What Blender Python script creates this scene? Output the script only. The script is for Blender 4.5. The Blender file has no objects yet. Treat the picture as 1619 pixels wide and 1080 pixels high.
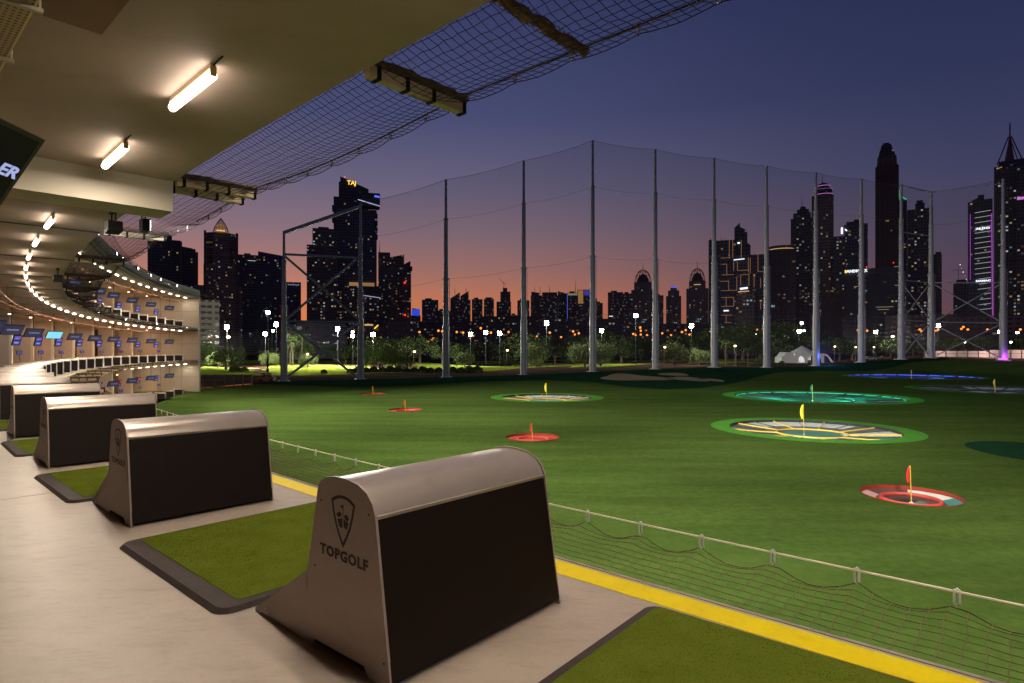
import bpy, bmesh, math, random
from mathutils import Vector, Matrix
from mathutils.geometry import delaunay_2d_cdt
random.seed(7)
PI = math.pi
sc = bpy.context.scene
COL = sc.collection
# ------------------------------------------------------------------ camera
F = 945.66; CX = 809.5; HV = 553.0; EYE = 1.6
cam = bpy.data.cameras.new('camera'); camo = bpy.data.objects.new('camera', cam)
COL.objects.link(camo); sc.camera = camo
camo.location = (0, 0, EYE); camo.rotation_euler = (PI/2, 0, 0)
cam.sensor_width = 36; cam.lens = F*36/1619; cam.shift_y = (HV-540)/1619
cam.clip_start = .05; cam.clip_end = 9000
# ------------------------------------------------------------------ sky and exposure
w = bpy.data.worlds.new('World'); sc.world = w; w.use_nodes = True
sc.view_settings.view_transform = 'Standard'; sc.view_settings.look = 'None'
sc.view_settings.exposure = 0; sc.view_settings.gamma = 1
sc.cycles.use_denoising = True
sc.cycles.max_bounces = 8; sc.cycles.diffuse_bounces = 3; sc.cycles.glossy_bounces = 3
sc.cycles.transparent_max_bounces = 24
sc.cycles.sample_clamp_indirect = 6
def srgb(r, g, b):
    f = lambda c: (c/255/12.92) if c/255 <= .04045 else ((c/255+.055)/1.055)**2.4
    return (f(r), f(g), f(b), 1)
wn = w.node_tree.nodes; wl = w.node_tree.links; wn.clear()
def nd(t, **k):
    n = wn.new(t)
    for a, b in k.items(): setattr(n, a, b)
    return n
wout = nd('ShaderNodeOutputWorld'); bg = nd('ShaderNodeBackground'); bg.inputs[1].default_value = 1
tc = nd('ShaderNodeTexCoord'); sx = nd('ShaderNodeSeparateXYZ'); wl.new(tc.outputs['Generated'], sx.inputs[0])
def ramp(stops):
    r = nd('ShaderNodeValToRGB'); cr = r.color_ramp
    cr.elements[0].position = stops[0][0]; cr.elements[0].color = srgb(*stops[0][1])
    cr.elements[1].position = stops[-1][0]; cr.elements[1].color = srgb(*stops[-1][1])
    for p, c in stops[1:-1]:
        e = cr.elements.new(p); e.color = srgb(*c)
    return r
warm = ramp([(0, (216, 108, 60)), (.035, (222, 120, 70)), (.08, (204, 122, 90)), (.13, (166, 115, 108)), (.19, (132, 107, 120)), (.26, (102, 94, 121)), (.36, (69, 73, 112)), (.52, (49, 54, 95)), (1, (36, 41, 78))])
cool = ramp([(0, (96, 60, 70)), (.05, (96, 66, 82)), (.10, (84, 66, 88)), (.17, (72, 66, 92)), (.25, (57, 59, 92)), (.36, (43, 49, 83)), (.5, (33, 40, 76)), (1, (28, 34, 64))])
for r in (warm, cool): wl.new(sx.outputs['Z'], r.inputs[0])
at2 = nd('ShaderNodeMath', operation='ARCTAN2'); wl.new(sx.outputs['X'], at2.inputs[0]); wl.new(sx.outputs['Y'], at2.inputs[1])
off = nd('ShaderNodeMath', operation='ADD'); off.inputs[1].default_value = .34; wl.new(at2.outputs[0], off.inputs[0])
ab = nd('ShaderNodeMath', operation='ABSOLUTE'); wl.new(off.outputs[0], ab.inputs[0])
mr = nd('ShaderNodeMapRange', interpolation_type='SMOOTHSTEP'); mr.inputs['From Min'].default_value = .16; mr.inputs['From Max'].default_value = 1.06
wl.new(ab.outputs[0], mr.inputs['Value'])
mx = nd('ShaderNodeMixRGB'); wl.new(mr.outputs[0], mx.inputs[0]); wl.new(warm.outputs[0], mx.inputs[1]); wl.new(cool.outputs[0], mx.inputs[2])
sky = nd('ShaderNodeTexSky', sky_type='NISHITA', sun_disc=False, sun_elevation=math.radians(-1.5), sun_rotation=math.radians(-20))
sm = nd('ShaderNodeMixRGB', blend_type='ADD'); sm.inputs[0].default_value = .02
wl.new(mx.outputs[0], sm.inputs[1]); wl.new(sky.outputs[0], sm.inputs[2])
wl.new(sm.outputs[0], bg.inputs[0]); wl.new(bg.outputs[0], wout.inputs[0])

# ------------------------------------------------------------------ helpers
def tag(o, label=None, cat=None, group=None, kind=None):
    if label: o['label'] = label
    if cat: o['category'] = cat
    if group: o['group'] = group
    if kind: o['kind'] = kind
    return o
def empty(name, loc, rz=0, label=None, cat=None, group=None):
    o = bpy.data.objects.new(name, None); COL.objects.link(o); o.location = loc; o.rotation_euler = (0, 0, rz)
    o.empty_display_size = .2
    return tag(o, label, cat, group)
def lk(name, me, parent=None):
    o = bpy.data.objects.new(name, me); COL.objects.link(o)
    if parent is not None: o.parent = parent
    return o
def copy_tree(o, parent=None):
    c = o.copy(); COL.objects.link(c)
    if parent is not None: c.parent = parent
    for ch in list(o.children): copy_tree(ch, c)
    return c
class MB:
    def __init__(s): s.v = []; s.f = []
    def add(s, vs, fs):
        n = len(s.v); s.v += [tuple(p) for p in vs]; s.f += [tuple(i+n for i in q) for q in fs]; return s
    def box(s, x0, x1, y0, y1, z0, z1, m=None):
        vs = [(x, y, z) for z in (z0, z1) for y in (y0, y1) for x in (x0, x1)]
        if m is not None: vs = [m @ Vector(p) for p in vs]
        return s.add(vs, [(0, 2, 3, 1), (4, 5, 7, 6), (0, 1, 5, 4), (1, 3, 7, 5), (3, 2, 6, 7), (2, 0, 4, 6)])
    def obox(s, c, ax, ay, az, hx, hy, hz):
        c = Vector(c); ax = Vector(ax)*hx; ay = Vector(ay)*hy; az = Vector(az)*hz
        vs = [c+ax*i+ay*j+az*k for k in (-1, 1) for j in (-1, 1) for i in (-1, 1)]
        return s.add(vs, [(0, 2, 3, 1), (4, 5, 7, 6), (0, 1, 5, 4), (1, 3, 7, 5), (3, 2, 6, 7), (2, 0, 4, 6)])
    def tube(s, pts, r, n=6, cap=True, closed=False):
        pts = [Vector(p) for p in pts]; m = len(pts); rs = r if isinstance(r, (list, tuple)) else [r]*m
        vs = []; fs = []
        for i, p in enumerate(pts):
            a = pts[(i-1) % m] if (closed or i > 0) else p; b = pts[(i+1) % m] if (closed or i < m-1) else p
            d = (b-a)
            if d.length < 1e-9: d = Vector((0, 0, 1))
            d.normalize(); up = Vector((0, 0, 1)) if abs(d.z) < .9 else Vector((1, 0, 0))
            x = d.cross(up).normalized(); y = d.cross(x)
            for k in range(n):
                t = 2*PI*k/n; vs.append(p+(x*math.cos(t)+y*math.sin(t))*rs[i])
        for i in range(m if closed else m-1):
            j = (i+1) % m
            for k in range(n):
                k2 = (k+1) % n; fs.append((i*n+k, i*n+k2, j*n+k2, j*n+k))
        if cap and not closed:
            fs.append(tuple(range(n))[::-1]); fs.append(tuple((m-1)*n+k for k in range(n)))
        return s.add(vs, fs)
    def ext(s, poly, d, o=(0, 0, 0), ex=(1, 0, 0), ey=(0, 0, 1)):
        """polygon (a,b) in plane o+a*ex+b*ey, extruded by vector d"""
        o = Vector(o); ex = Vector(ex); ey = Vector(ey); d = Vector(d); n = len(poly)
        vs = [o+ex*a+ey*b for a, b in poly]; vs += [p+d for p in vs]
        fs = [tuple(range(n)), tuple(range(2*n-1, n-1, -1))]
        for i in range(n):
            j = (i+1) % n; fs.append((i, i+n, j+n, j))
        return s.add(vs, fs)
    def lathe(s, prof, n=16, c=(0, 0, 0), cap=True):
        vs = []; fs = []; m = len(prof)
        for r, z in prof:
            for k in range(n):
                t = 2*PI*k/n; vs.append((c[0]+r*math.cos(t), c[1]+r*math.sin(t), c[2]+z))
        for i in range(m-1):
            for k in range(n):
                k2 = (k+1) % n; fs.append((i*n+k, i*n+k2, (i+1)*n+k2, (i+1)*n+k))
        if cap: fs.append(tuple(range(n))[::-1]); fs.append(tuple((m-1)*n+k for k in range(n)))
        return s.add(vs, fs)
    def ball(s, c, r, n=8, m=5, sz=1):
        pr = [(max(1e-4, r*math.sin(PI*i/m)), -r*sz*math.cos(PI*i/m)) for i in range(m+1)]
        return s.lathe(pr, n, c)
    def build(s, name, mat, parent=None, smooth=False, fix=True):
        me = bpy.data.meshes.new(name); me.from_pydata(s.v, [], s.f)
        if fix:
            bm = bmesh.new(); bm.from_mesh(me); bmesh.ops.recalc_face_normals(bm, faces=bm.faces); bm.to_mesh(me); bm.free()
        if smooth:
            me.shade_smooth()
            try: me.set_sharp_from_angle(angle=math.radians(35))
            except Exception: pass
        me.materials.append(mat)
        return lk(name, me, parent)
def text_mesh(name, s, size, mat, parent=None, depth=.002, bold=.012, sx_=1.0, track=1.0, align='CENTER'):
    cu = bpy.data.curves.new(name, 'FONT'); cu.body = s; cu.size = size; cu.extrude = depth
    cu.offset = bold; cu.align_x = align; cu.align_y = 'CENTER'; cu.space_character = track; cu.resolution_u = 2
    o = bpy.data.objects.new('tmp', cu); me = bpy.data.meshes.new_from_object(o); bpy.data.objects.remove(o); bpy.data.curves.remove(cu)
    for v in me.vertices: v.co.x *= sx_
    me.name = name; me.materials.clear(); me.materials.append(mat)
    return lk(name, me, parent)

# ------------------------------------------------------------------ materials
def mat(name, col, rough=.6, metal=0, spec=.5, var=0, scale=5, bump=0, bscale=60, emit=None, estr=0, stretch=None, alpha=None, coord='Object', hue=None):
    m = bpy.data.materials.new(name); m.use_nodes = True; N = m.node_tree.nodes; L = m.node_tree.links
    b = N['Principled BSDF']; c = (*col[:3], 1)
    b.inputs['Base Color'].default_value = c; b.inputs['Roughness'].default_value = rough
    b.inputs['Metallic'].default_value = metal; b.inputs['Specular IOR Level'].default_value = spec
    if alpha is not None: b.inputs['Alpha'].default_value = alpha
    if emit is not None:
        b.inputs['Emission Color'].default_value = (*emit[:3], 1); b.inputs['Emission Strength'].default_value = estr
    if var or bump:
        t = N.new('ShaderNodeTexCoord'); mp = N.new('ShaderNodeMapping'); L.new(t.outputs[coord], mp.inputs[0])
        if stretch: mp.inputs['Scale'].default_value = stretch
    if var:
        n = N.new('ShaderNodeTexNoise'); n.inputs['Scale'].default_value = scale; n.inputs['Detail'].default_value = 8; n.inputs['Roughness'].default_value = .62
        L.new(mp.outputs[0], n.inputs['Vector'])
        r = N.new('ShaderNodeValToRGB'); r.color_ramp.elements[0].position = .3; r.color_ramp.elements[1].position = .72
        hc = hue or c
        r.color_ramp.elements[0].color = (*[x*(1-var) for x in c[:3]], 1)
        r.color_ramp.elements[1].color = (*[min(1, x*(1+var)) for x in hc[:3]], 1)
        L.new(n.outputs['Fac'], r.inputs[0]); L.new(r.outputs[0], b.inputs['Base Color'])
        mr_ = N.new('ShaderNodeMapRange'); mr_.inputs['To Min'].default_value = max(0, rough-.12*min(1, var*3)); mr_.inputs['To Max'].default_value = min(1, rough+.12*min(1, var*3))
        L.new(n.outputs['Fac'], mr_.inputs['Value']); L.new(mr_.outputs[0], b.inputs['Roughness'])
    if bump:
        n2 = N.new('ShaderNodeTexNoise'); n2.inputs['Scale'].default_value = bscale; n2.inputs['Detail'].default_value = 4
        L.new(mp.outputs[0], n2.inputs['Vector'])
        bp = N.new('ShaderNodeBump'); bp.inputs['Strength'].default_value = bump; bp.inputs['Distance'].default_value = .01
        L.new(n2.outputs['Fac'], bp.inputs['Height']); L.new(bp.outputs[0], b.inputs['Normal'])
    return m
def emis(name, col, s):
    return mat(name, (.02, .02, .02), .5, emit=col, estr=s)
M_deck = mat('deck_concrete', (.47, .385, .315), .42, var=.10, scale=1.3, bump=.06, bscale=90, hue=(.49, .40, .33))
M_slab = mat('painted_slab', (.36, .315, .26), .75, var=.06, scale=.8, bump=.03, bscale=40)
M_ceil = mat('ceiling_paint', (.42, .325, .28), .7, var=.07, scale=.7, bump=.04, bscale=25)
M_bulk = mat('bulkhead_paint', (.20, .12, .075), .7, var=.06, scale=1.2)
M_beam = mat('beam_paint', (.52, .47, .38), .7, var=.05, scale=1, bump=.03)
M_line = mat('joint_filler', (.05, .035, .025), .8)
M_yel = mat('yellow_paint', (1.0, .74, .0), .5, var=.05, scale=6, bump=.05)
M_metal = mat('powder_coated_steel', (.42, .345, .305), .42, metal=.25, var=.04, scale=6)
M_cap = mat('satin_aluminium_cap', (.44, .37, .32), .33, metal=.5, var=.04, scale=3)
M_pad = mat('dark_brown_vinyl', (.013, .0065, .004), .5, spec=.22, var=.15, scale=4, bump=.08, bscale=160)
M_black = mat('black_plastic', (.010, .009, .008), .6, spec=.2)
M_logo = mat('dark_brown_print', (.03, .016, .010), .55)
M_rub = mat('rubber_edge', (.046, .029, .025), .72, var=.25, scale=9, bump=.25, bscale=70)
def wear(m, scale, amt, stretch):
    N = m.node_tree.nodes; L = m.node_tree.links; b = N['Principled BSDF']; src = b.inputs['Base Color'].links[0].from_socket
    t = N.new('ShaderNodeTexCoord'); mp = N.new('ShaderNodeMapping'); mp.inputs['Scale'].default_value = stretch; mp.inputs['Rotation'].default_value = (0, 0, .75); L.new(t.outputs['Object'], mp.inputs[0])
    n = N.new('ShaderNodeTexNoise'); n.inputs['Scale'].default_value = scale; n.inputs['Detail'].default_value = 9; n.inputs['Roughness'].default_value = .75; L.new(mp.outputs[0], n.inputs['Vector'])
    r = N.new('ShaderNodeValToRGB'); r.color_ramp.elements[0].position = .30; r.color_ramp.elements[1].position = .50
    r.color_ramp.elements[0].color = (1-amt, 1-amt*1.1, 1-amt*1.2, 1); r.color_ramp.elements[1].color = (1, 1, 1, 1); L.new(n.outputs['Fac'], r.inputs[0])
    x = N.new('ShaderNodeMixRGB'); x.blend_type = 'MULTIPLY'; x.inputs[0].default_value = 1; L.new(src, x.inputs[1]); L.new(r.outputs[0], x.inputs[2]); L.new(x.outputs[0], b.inputs['Base Color'])
wear(M_deck, 2.6, .20, (1, 3, 1)); wear(M_deck, 22, .10, (1, 1, 1)); wear(M_metal, 3.0, .12, (1, 1, 2)); wear(M_cap, 4, .12, (1, 1, 1)); wear(M_ceil, .9, .10, (1, 2.5, 1)); wear(M_pad, 5, .35, (1, 1, 1)); wear(M_rub, 12, .3, (1, 1, 1)); wear(M_yel, 9, .12, (1, 1, 1))
def turf_mat(name, a, b, fine, big=.05, streak=None):
    m = bpy.data.materials.new(name); m.use_nodes = True; N = m.node_tree.nodes; L = m.node_tree.links
    p = N['Principled BSDF']; p.inputs['Roughness'].default_value = .9; p.inputs['Specular IOR Level'].default_value = .0
    t = N.new('ShaderNodeTexCoord')
    n1 = N.new('ShaderNodeTexNoise'); n1.inputs['Scale'].default_value = fine; n1.inputs['Detail'].default_value = 6; n1.inputs['Roughness'].default_value = .7
    mp = N.new('ShaderNodeMapping'); L.new(t.outputs['Object'], mp.inputs[0])
    if streak: mp.inputs['Scale'].default_value = streak
    L.new(t.outputs['Object'], n1.inputs['Vector'])
    n2 = N.new('ShaderNodeTexNoise'); n2.inputs['Scale'].default_value = big; n2.inputs['Detail'].default_value = 7; n2.inputs['Roughness'].default_value = .6
    L.new(mp.outputs[0], n2.inputs['Vector'])
    ad = N.new('ShaderNodeMath'); ad.operation = 'ADD'; L.new(n1.outputs['Fac'], ad.inputs[0]); L.new(n2.outputs['Fac'], ad.inputs[1])
    r = N.new('ShaderNodeValToRGB'); r.color_ramp.elements[0].position = .36; r.color_ramp.elements[1].position = .66
    ml = N.new('ShaderNodeMath'); ml.operation = 'MULTIPLY'; ml.inputs[1].default_value = .5; L.new(ad.outputs[0], ml.inputs[0])
    r.color_ramp.elements[0].color = (*a, 1); r.color_ramp.elements[1].color = (*b, 1)
    L.new(ml.outputs[0], r.inputs[0]); L.new(r.outputs[0], p.inputs['Base Color'])
    bp = N.new('ShaderNodeBump'); bp.inputs['Strength'].default_value = .5; bp.inputs['Distance'].default_value = .02
    L.new(n1.outputs['Fac'], bp.inputs['Height']); L.new(bp.outputs[0], p.inputs['Normal'])
    return m
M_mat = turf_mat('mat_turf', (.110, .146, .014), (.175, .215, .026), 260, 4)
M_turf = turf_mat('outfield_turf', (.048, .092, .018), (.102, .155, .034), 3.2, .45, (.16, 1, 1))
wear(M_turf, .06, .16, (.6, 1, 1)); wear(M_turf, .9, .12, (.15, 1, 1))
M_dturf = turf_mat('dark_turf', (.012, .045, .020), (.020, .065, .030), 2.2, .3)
M_collar = turf_mat('bright_turf', (.08, .28, .035), (.12, .37, .055), 5, 1)
M_grass = turf_mat('golf_grass', (.16, .22, .02), (.30, .34, .05), .35, .06)
M_sand = mat('sand', (.36, .27, .16), .9, spec=0, var=.1, scale=1, bump=.2, bscale=20)
M_dirt = mat('dirt', (.085, .050, .036), .95, spec=0, var=.35, scale=.12, bump=.4, bscale=3, coord='Object')
M_road = mat('access_road', (.10, .065, .05), .9, spec=0, var=.2, scale=.3)
M_net = mat('net_cord', (.15, .085, .05), .85)
M_netup = mat('upper_net_cord', (.050, .030, .026), .8)
M_rope = mat('white_rope', (.85, .76, .55), .7)
M_clip = mat('steel_clip', (.78, .72, .66), .4, metal=.1)
M_out = mat('outrigger_steel', (.88, .66, .40), .6, var=.12, scale=6)
M_roll = mat('rolled_net', (.20, .12, .075), .9, var=.4, scale=14, bump=.6, bscale=50)
M_pole = mat('galvanised_pole', (.29, .29, .31), .5, metal=.25, var=.12, scale=.5, stretch=(1, 1, .3))
M_conc = mat('pole_footing', (.4, .38, .34), .8, var=.15, scale=2)
M_tube = emis('tube_light', (1, .86, .68), 12)
M_bulb = emis('small_lamp', (1, .86, .62), 14)
M_flood = emis('floodlight_glass', (.92, .97, 1), 22)
M_pipe = mat('copper_coloured_pipe', (.30, .13, .07), .45, var=.15, scale=8)
M_red = mat('red_pipe', (.45, .05, .02), .5)
M_fin = mat('fin_wall_paint', (.56, .47, .41), .75, var=.05, scale=1.5, bump=.03)
M_finedge = mat('light_edge_trim', (.78, .72, .60), .6)
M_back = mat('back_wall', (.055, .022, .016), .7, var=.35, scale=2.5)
M_end = mat('end_wall_panel', (.42, .36, .285), .7, var=.05, scale=.7, bump=.03)
M_scr = emis('screen_dark_blue', (.018, .020, .055), 1)
M_scrn = mat('screen_near_black', (.012, .010, .010), .5, spec=.12)
M_scrt = emis('screen_caption', (.50, .56, 1), .75)
M_scrc = emis('screen_cyan', (.25, .75, .95), 1.0)
M_scrb = emis('screen_blue', (.08, .12, .6), .5)
M_scrp = emis('screen_purple', (.20, .13, .7), .6)
M_scrr = emis('screen_red', (1, .05, .02), 1.2)
M_glow = emis('orange_lamp', (1, .45, .12), 22)
M_glowst = emis('orange_street_light', (1, .27, .035), 2.4)
M_star = emis('white_sports_light', (1, .97, .78), 130)
M_wht = emis('white_street_light', (.95, 1, .9), 28)
M_sofa = mat('tan_upholstery', (.45, .22, .09), .7, var=.1, scale=8)
M_bark = mat('bark', (.13, .095, .06), .9, var=.3, scale=3, bump=.4, bscale=14)
def leaf_mat(name, a, b):
    m = bpy.data.materials.new(name); m.use_nodes = True; N = m.node_tree.nodes; L = m.node_tree.links
    p = N['Principled BSDF']; p.inputs['Roughness'].default_value = .7; p.inputs['Specular IOR Level'].default_value = .2
    t = N.new('ShaderNodeTexCoord'); n = N.new('ShaderNodeTexNoise'); n.inputs['Scale'].default_value = .7; n.inputs['Detail'].default_value = 5
    L.new(t.outputs['Object'], n.inputs['Vector']); r = N.new('ShaderNodeValToRGB')
    r.color_ramp.elements[0].position = .35; r.color_ramp.elements[1].position = .68
    r.color_ramp.elements[0].color = (*a, 1); r.color_ramp.elements[1].color = (*b, 1)
    L.new(n.outputs['Fac'], r.inputs[0]); L.new(r.outputs[0], p.inputs['Base Color'])
    return m
M_leaf = leaf_mat('leaf_green', (.035, .060, .015), (.11, .15, .04))
M_leafp = leaf_mat('leaf_pale', (.07, .10, .03), (.17, .20, .07))
M_frond = leaf_mat('palm_frond', (.04, .07, .02), (.12, .16, .05))
M_white = mat('white_tent_fabric', (.75, .74, .72), .7)
M_pink = mat('hoarding', (.62, .47, .45), .7, var=.08, scale=.3)
M_fence = mat('fence_steel', (.03, .035, .035), .6)

# ------------------------------------------------------------------ plan of the curved building
R = 155.04; A1 = .8482; DA = .024833
Cc = Vector((101.968, 119.080, 0))
def pos(a, r, z=0): return Vector((Cc.x-r*math.cos(a), Cc.y-r*math.sin(a), z))
def Tn(a): return Vector((-math.sin(a), math.cos(a), 0)), Vector((math.cos(a), math.sin(a), 0))
def ang_k(k): return A1-(k-1)*DA
A_END = A1-27*DA-.004     # end wall
A_BEG = 1.06
def ray_r(u, r):
    q = (u-CX)/F; a = q*q+1; b = -2*(q*Cc.x+Cc.y); c = Cc.x**2+Cc.y**2-r*r
    D = max(0, b*b-4*a*c); Y = (-b+math.sqrt(D))/(2*a); p = Vector((q*Y, Y, 0))
    return math.atan2(Cc.y-p.y, Cc.x-p.x)
def arc_solid(mb, a0, a1, r0, r1, z0, z1, n):
    vs = []; fs = []
    for i in range(n+1):
        a = a0+(a1-a0)*i/n
        vs += [pos(a, r0, z0), pos(a, r1, z0), pos(a, r1, z1), pos(a, r0, z1)]
    for i in range(n):
        b = i*4; c = b+4
        for k in range(4):
            fs.append((b+k, b+(k+1) % 4, c+(k+1) % 4, c+k))
    fs += [(0, 1, 2, 3), tuple(n*4+k for k in (3, 2, 1, 0))]
    return mb.add(vs, fs)
GR = -5.1
# perimeter ring : (pixel column, base row, depth) of every net pole
RING = [(449, 603, 118, 365), (570, 600, 130, 321), (705, 597, 142, 284), (828, 593, 152, 254), (937, 588, 160, 222), (1036, 584, 168, 236),
        (1129, 581, 174, 250), (1212, 581.5, 180, 262), (1290, 579, 184, 273), (1362, 573, 186, 283), (1425, 568.5, 186, 292), (1472, 566, 188, 303), (1586, 569.5, 176, 283)]
rq = [(-1.6, 60, -5.1), (-.545, 95, -4.7)]+[((u-CX)/F, Y, EYE-(v-HV)*Y/F) for u, v, Y, _ in RING]+[(1.0, 155, -1.6), (1.7, 100, -2.4), (6, 40, -3)]
def ringq(q):
    if q <= rq[0][0]: return rq[0][1], rq[0][2]
    for (a, b, c), (d, e, f) in zip(rq, rq[1:]):
        if q <= d:
            t = (q-a)/(d-a); return b+(e-b)*t, c+(f-c)*t
    return rq[-1][1], rq[-1][2]
def sms(t): t = max(0, min(1, t)); return t*t*(3-2*t)
def zg(x, y):
    if y < 1: return GR
    yr, zr = ringq(x/y); s = sms((y/yr-.90)/.10)
    z = GR+(zr-GR)*s
    if y > yr:
        e = min(1, (y-yr)/40)
        z += e*(.5*math.sin(x*.05+1)*math.sin(y*.043)+.35*math.sin(x*.11+y*.07))*(1 if y < 400 else 0)
    return z
def unproj(u, v):
    q = (u-CX)/F; s = (v-HV)/F; y = 5.0
    while y < 500:
        if EYE-s*y <= zg(q*y, y): break
        y += .25
    return Vector((q*y, y, EYE-s*y))
def at(u, v, Y): return Vector(((u-CX)/F*Y, Y, EYE-(v-HV)*Y/F))

# ------------------------------------------------------------------ ground, turf with target pits
TG = []  # name, centre, radius of pit, radius of collar, depth
def target_spec(kind, u, v, hw, ratio, depth, label):
    c = unproj(u, v); ro = hw*c.y/F; uu = u; vv = v
    for _ in range(14):      # the circle whose outline spans the wanted width, seen off axis
        P_ = [(c.x+ro*math.cos(t*PI/24), c.y+ro*math.sin(t*PI/24)) for t in range(48)]
        us_ = [CX+F*x/y for x, y in P_]; vs_ = [HV+F*(EYE-zg(x, y))/y for x, y in P_]
        ro *= 2*hw/(max(us_)-min(us_)); uu += (u-(max(us_)+min(us_))/2)*.7
        c = unproj(uu, vv)
    TG.append([kind, c, ro*ratio, ro, depth, label]); return TG[-1]
target_spec('red', 1443, 784, 84, 1, .42, 'nearest red target pit on the turf with one red flag and a red ring')
target_spec('yellow', 1296, 679, 172, .81, .55, 'large yellow spoked target with a yellow flag and wide bright green collar')
target_spec('teal', 1302, 627.5, 160, .87, .7, 'teal glowing target pit behind the large yellow one')
target_spec('blue', 1448, 595.5, 118, .93, .8, 'blue glowing target pit, farthest toward the net poles')
target_spec('orange', 1585, 616, 156, .88, .7, 'white and brown target pit cut by the right edge of the photo')
target_spec('yellow', 865, 628.5, 90, .80, .6, 'distant yellow spoked target with yellow flag, near the middle of the field')
target_spec('red', 842, 692, 42, 1, .35, 'red target pit with red flag just above the nearest bay divider')
target_spec('red', 641, 648, 27, 1, .3, 'small red target pit left of the field centre, second farthest red one')
target_spec('red', 590, 623, 20, 1, .25, 'farthest and smallest red target pit with a red flag')
def sheet(name, outer, holes, mat_, step, zoff=0, label=None):
    pts = [Vector(p[:2]) for p in outer]; edges = [(i, (i+1) % len(outer)) for i in range(len(outer))]
    for c, r in holes:
        n = 40; b = len(pts)
        for k in range(n): pts.append(Vector((c[0]+r*math.cos(2*PI*k/n), c[1]+r*math.sin(2*PI*k/n))))
        edges += [(b+k, b+(k+1) % n) for k in range(n)]
    poly = [tuple(p[:2]) for p in outer]
    def inside(x, y):
        c = False; j = len(poly)-1
        for i in range(len(poly)):
            xi, yi = poly[i]; xj, yj = poly[j]
            if (yi > y) != (yj > y) and x < (xj-xi)*(y-yi)/(yj-yi)+xi: c = not c
            j = i
        return c
    x0 = min(p[0] for p in poly); x1 = max(p[0] for p in poly); y0 = min(p[1] for p in poly); y1 = max(p[1] for p in poly)
    ny = int((y1-y0)/step)+1; nx = int((x1-x0)/step)+1
    for i in range(nx+1):
        for j in range(ny+1):
            x = x0+(i+.5*(j % 2))*step; y = y0+j*step
            if inside(x, y) and all((x-c[0])**2+(y-c[1])**2 > (r+step*.2)**2 for c, r in holes): pts.append(Vector((x, y)))
    vo, eo, fo, *_ = delaunay_2d_cdt(pts, edges, [], 0, 1e-4)
    mb = MB(); mb.v = [(p.x, p.y, zg(p.x, p.y)+zoff) for p in vo]
    for f in fo:
        cx_ = sum(vo[i].x for i in f)/len(f); cy_ = sum(vo[i].y for i in f)/len(f)
        if inside(cx_, cy_) and all((cx_-c[0])**2+(cy_-c[1])**2 > (r*.995)**2 for c, r in holes): mb.f.append(tuple(f))
    o = mb.build(name, mat_, None, smooth=True, fix=False); tag(o, kind='structure'); return o
ringpts = [(q*Y, Y) for q, Y, _ in rq]
inner = [(60, 6), (20, -25), (-60, -25), (-110, 30)]
outer = [p for p in ringpts if p[0] > -100]+[(150, 0), (100, -40), (-40, -60), (-120, -30)]
holes = [(t[1], t[2]) for t in TG]
sheet('range_turf', outer, holes, M_turf, 2.2)
# ground from the ring to the horizon
gm = MB(); qs = [-7, -5, -3.5, -2.5, -2, -1.6, -1.2, -.95, -.75, -.62, -.545]+[-.5+.05*i for i in range(30)]+[1.0, 1.15, 1.3, 1.5, 1.7, 2.2, 3, 4.5, 6]
qs = sorted(set(qs+[q for q, _, _ in rq])); rows = [0, 3, 7, 12, 18, 25, 34, 45, 60, 80, 105, 135, 180, 240, 320, 450, 700, 1200, 2500, 6000]
for q in qs:
    yr, zr = ringq(q)
    for d in rows:
        y = yr+d; gm.v.append((q*y, y, zg(q*y, y)-(.012 if d > 0 else 0)))
nr = len(rows)
for i in range(len(qs)-1):
    for j in range(nr-1): gm.f.append((i*nr+j, (i+1)*nr+j, (i+1)*nr+j+1, i*nr+j+1))
tag(gm.build('ground', M_dirt, None, smooth=True, fix=False), kind='structure')
bm_ = MB(); bm_.add([(-4000, 66, GR-1.8), (4000, 66, GR-1.8), (4000, -3000, GR-1.8), (-4000, -3000, GR-1.8)], [(0, 1, 2, 3)])
tag(bm_.build('terrain', M_dirt), kind='structure')
def strip_sheet(name, m, q0, q1, nq, lo, hi, ny, zoff, kind='structure'):
    mb = MB()
    for i in range(nq+1):
        q = q0+(q1-q0)*i/nq; a = lo(q); b = hi(q)
        for j in range(ny+1):
            y = a+(b-a)*j/ny; mb.v.append((q*y, y, zg(q*y, y)+zoff))
    for i in range(nq):
        for j in range(ny): mb.f.append((i*(ny+1)+j, (i+1)*(ny+1)+j, (i+1)*(ny+1)+j+1, i*(ny+1)+j+1))
    return tag(mb.build(name, m, None, smooth=True, fix=False), kind=kind)
# pale service track outside the nets, then the golf course beyond
strip_sheet('access_road', M_road, -.56, .75, 80, lambda q: ringq(q)[0]+13, lambda q: ringq(q)[0]+22+2*math.sin(q*17), 4, .03)
strip_sheet('golf_course', M_grass, -.62, .46, 110, lambda q: ringq(q)[0]+34+5*math.sin(q*9)+(18*sms((q-.1)/.3)), lambda q: 330, 30, .05)
strip_sheet('footpath', M_sand, -.56, -.16, 40, lambda q: 206+10*math.sin(q*16), lambda q: 211+11*math.sin(q*16+.15), 2, .10)
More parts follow.
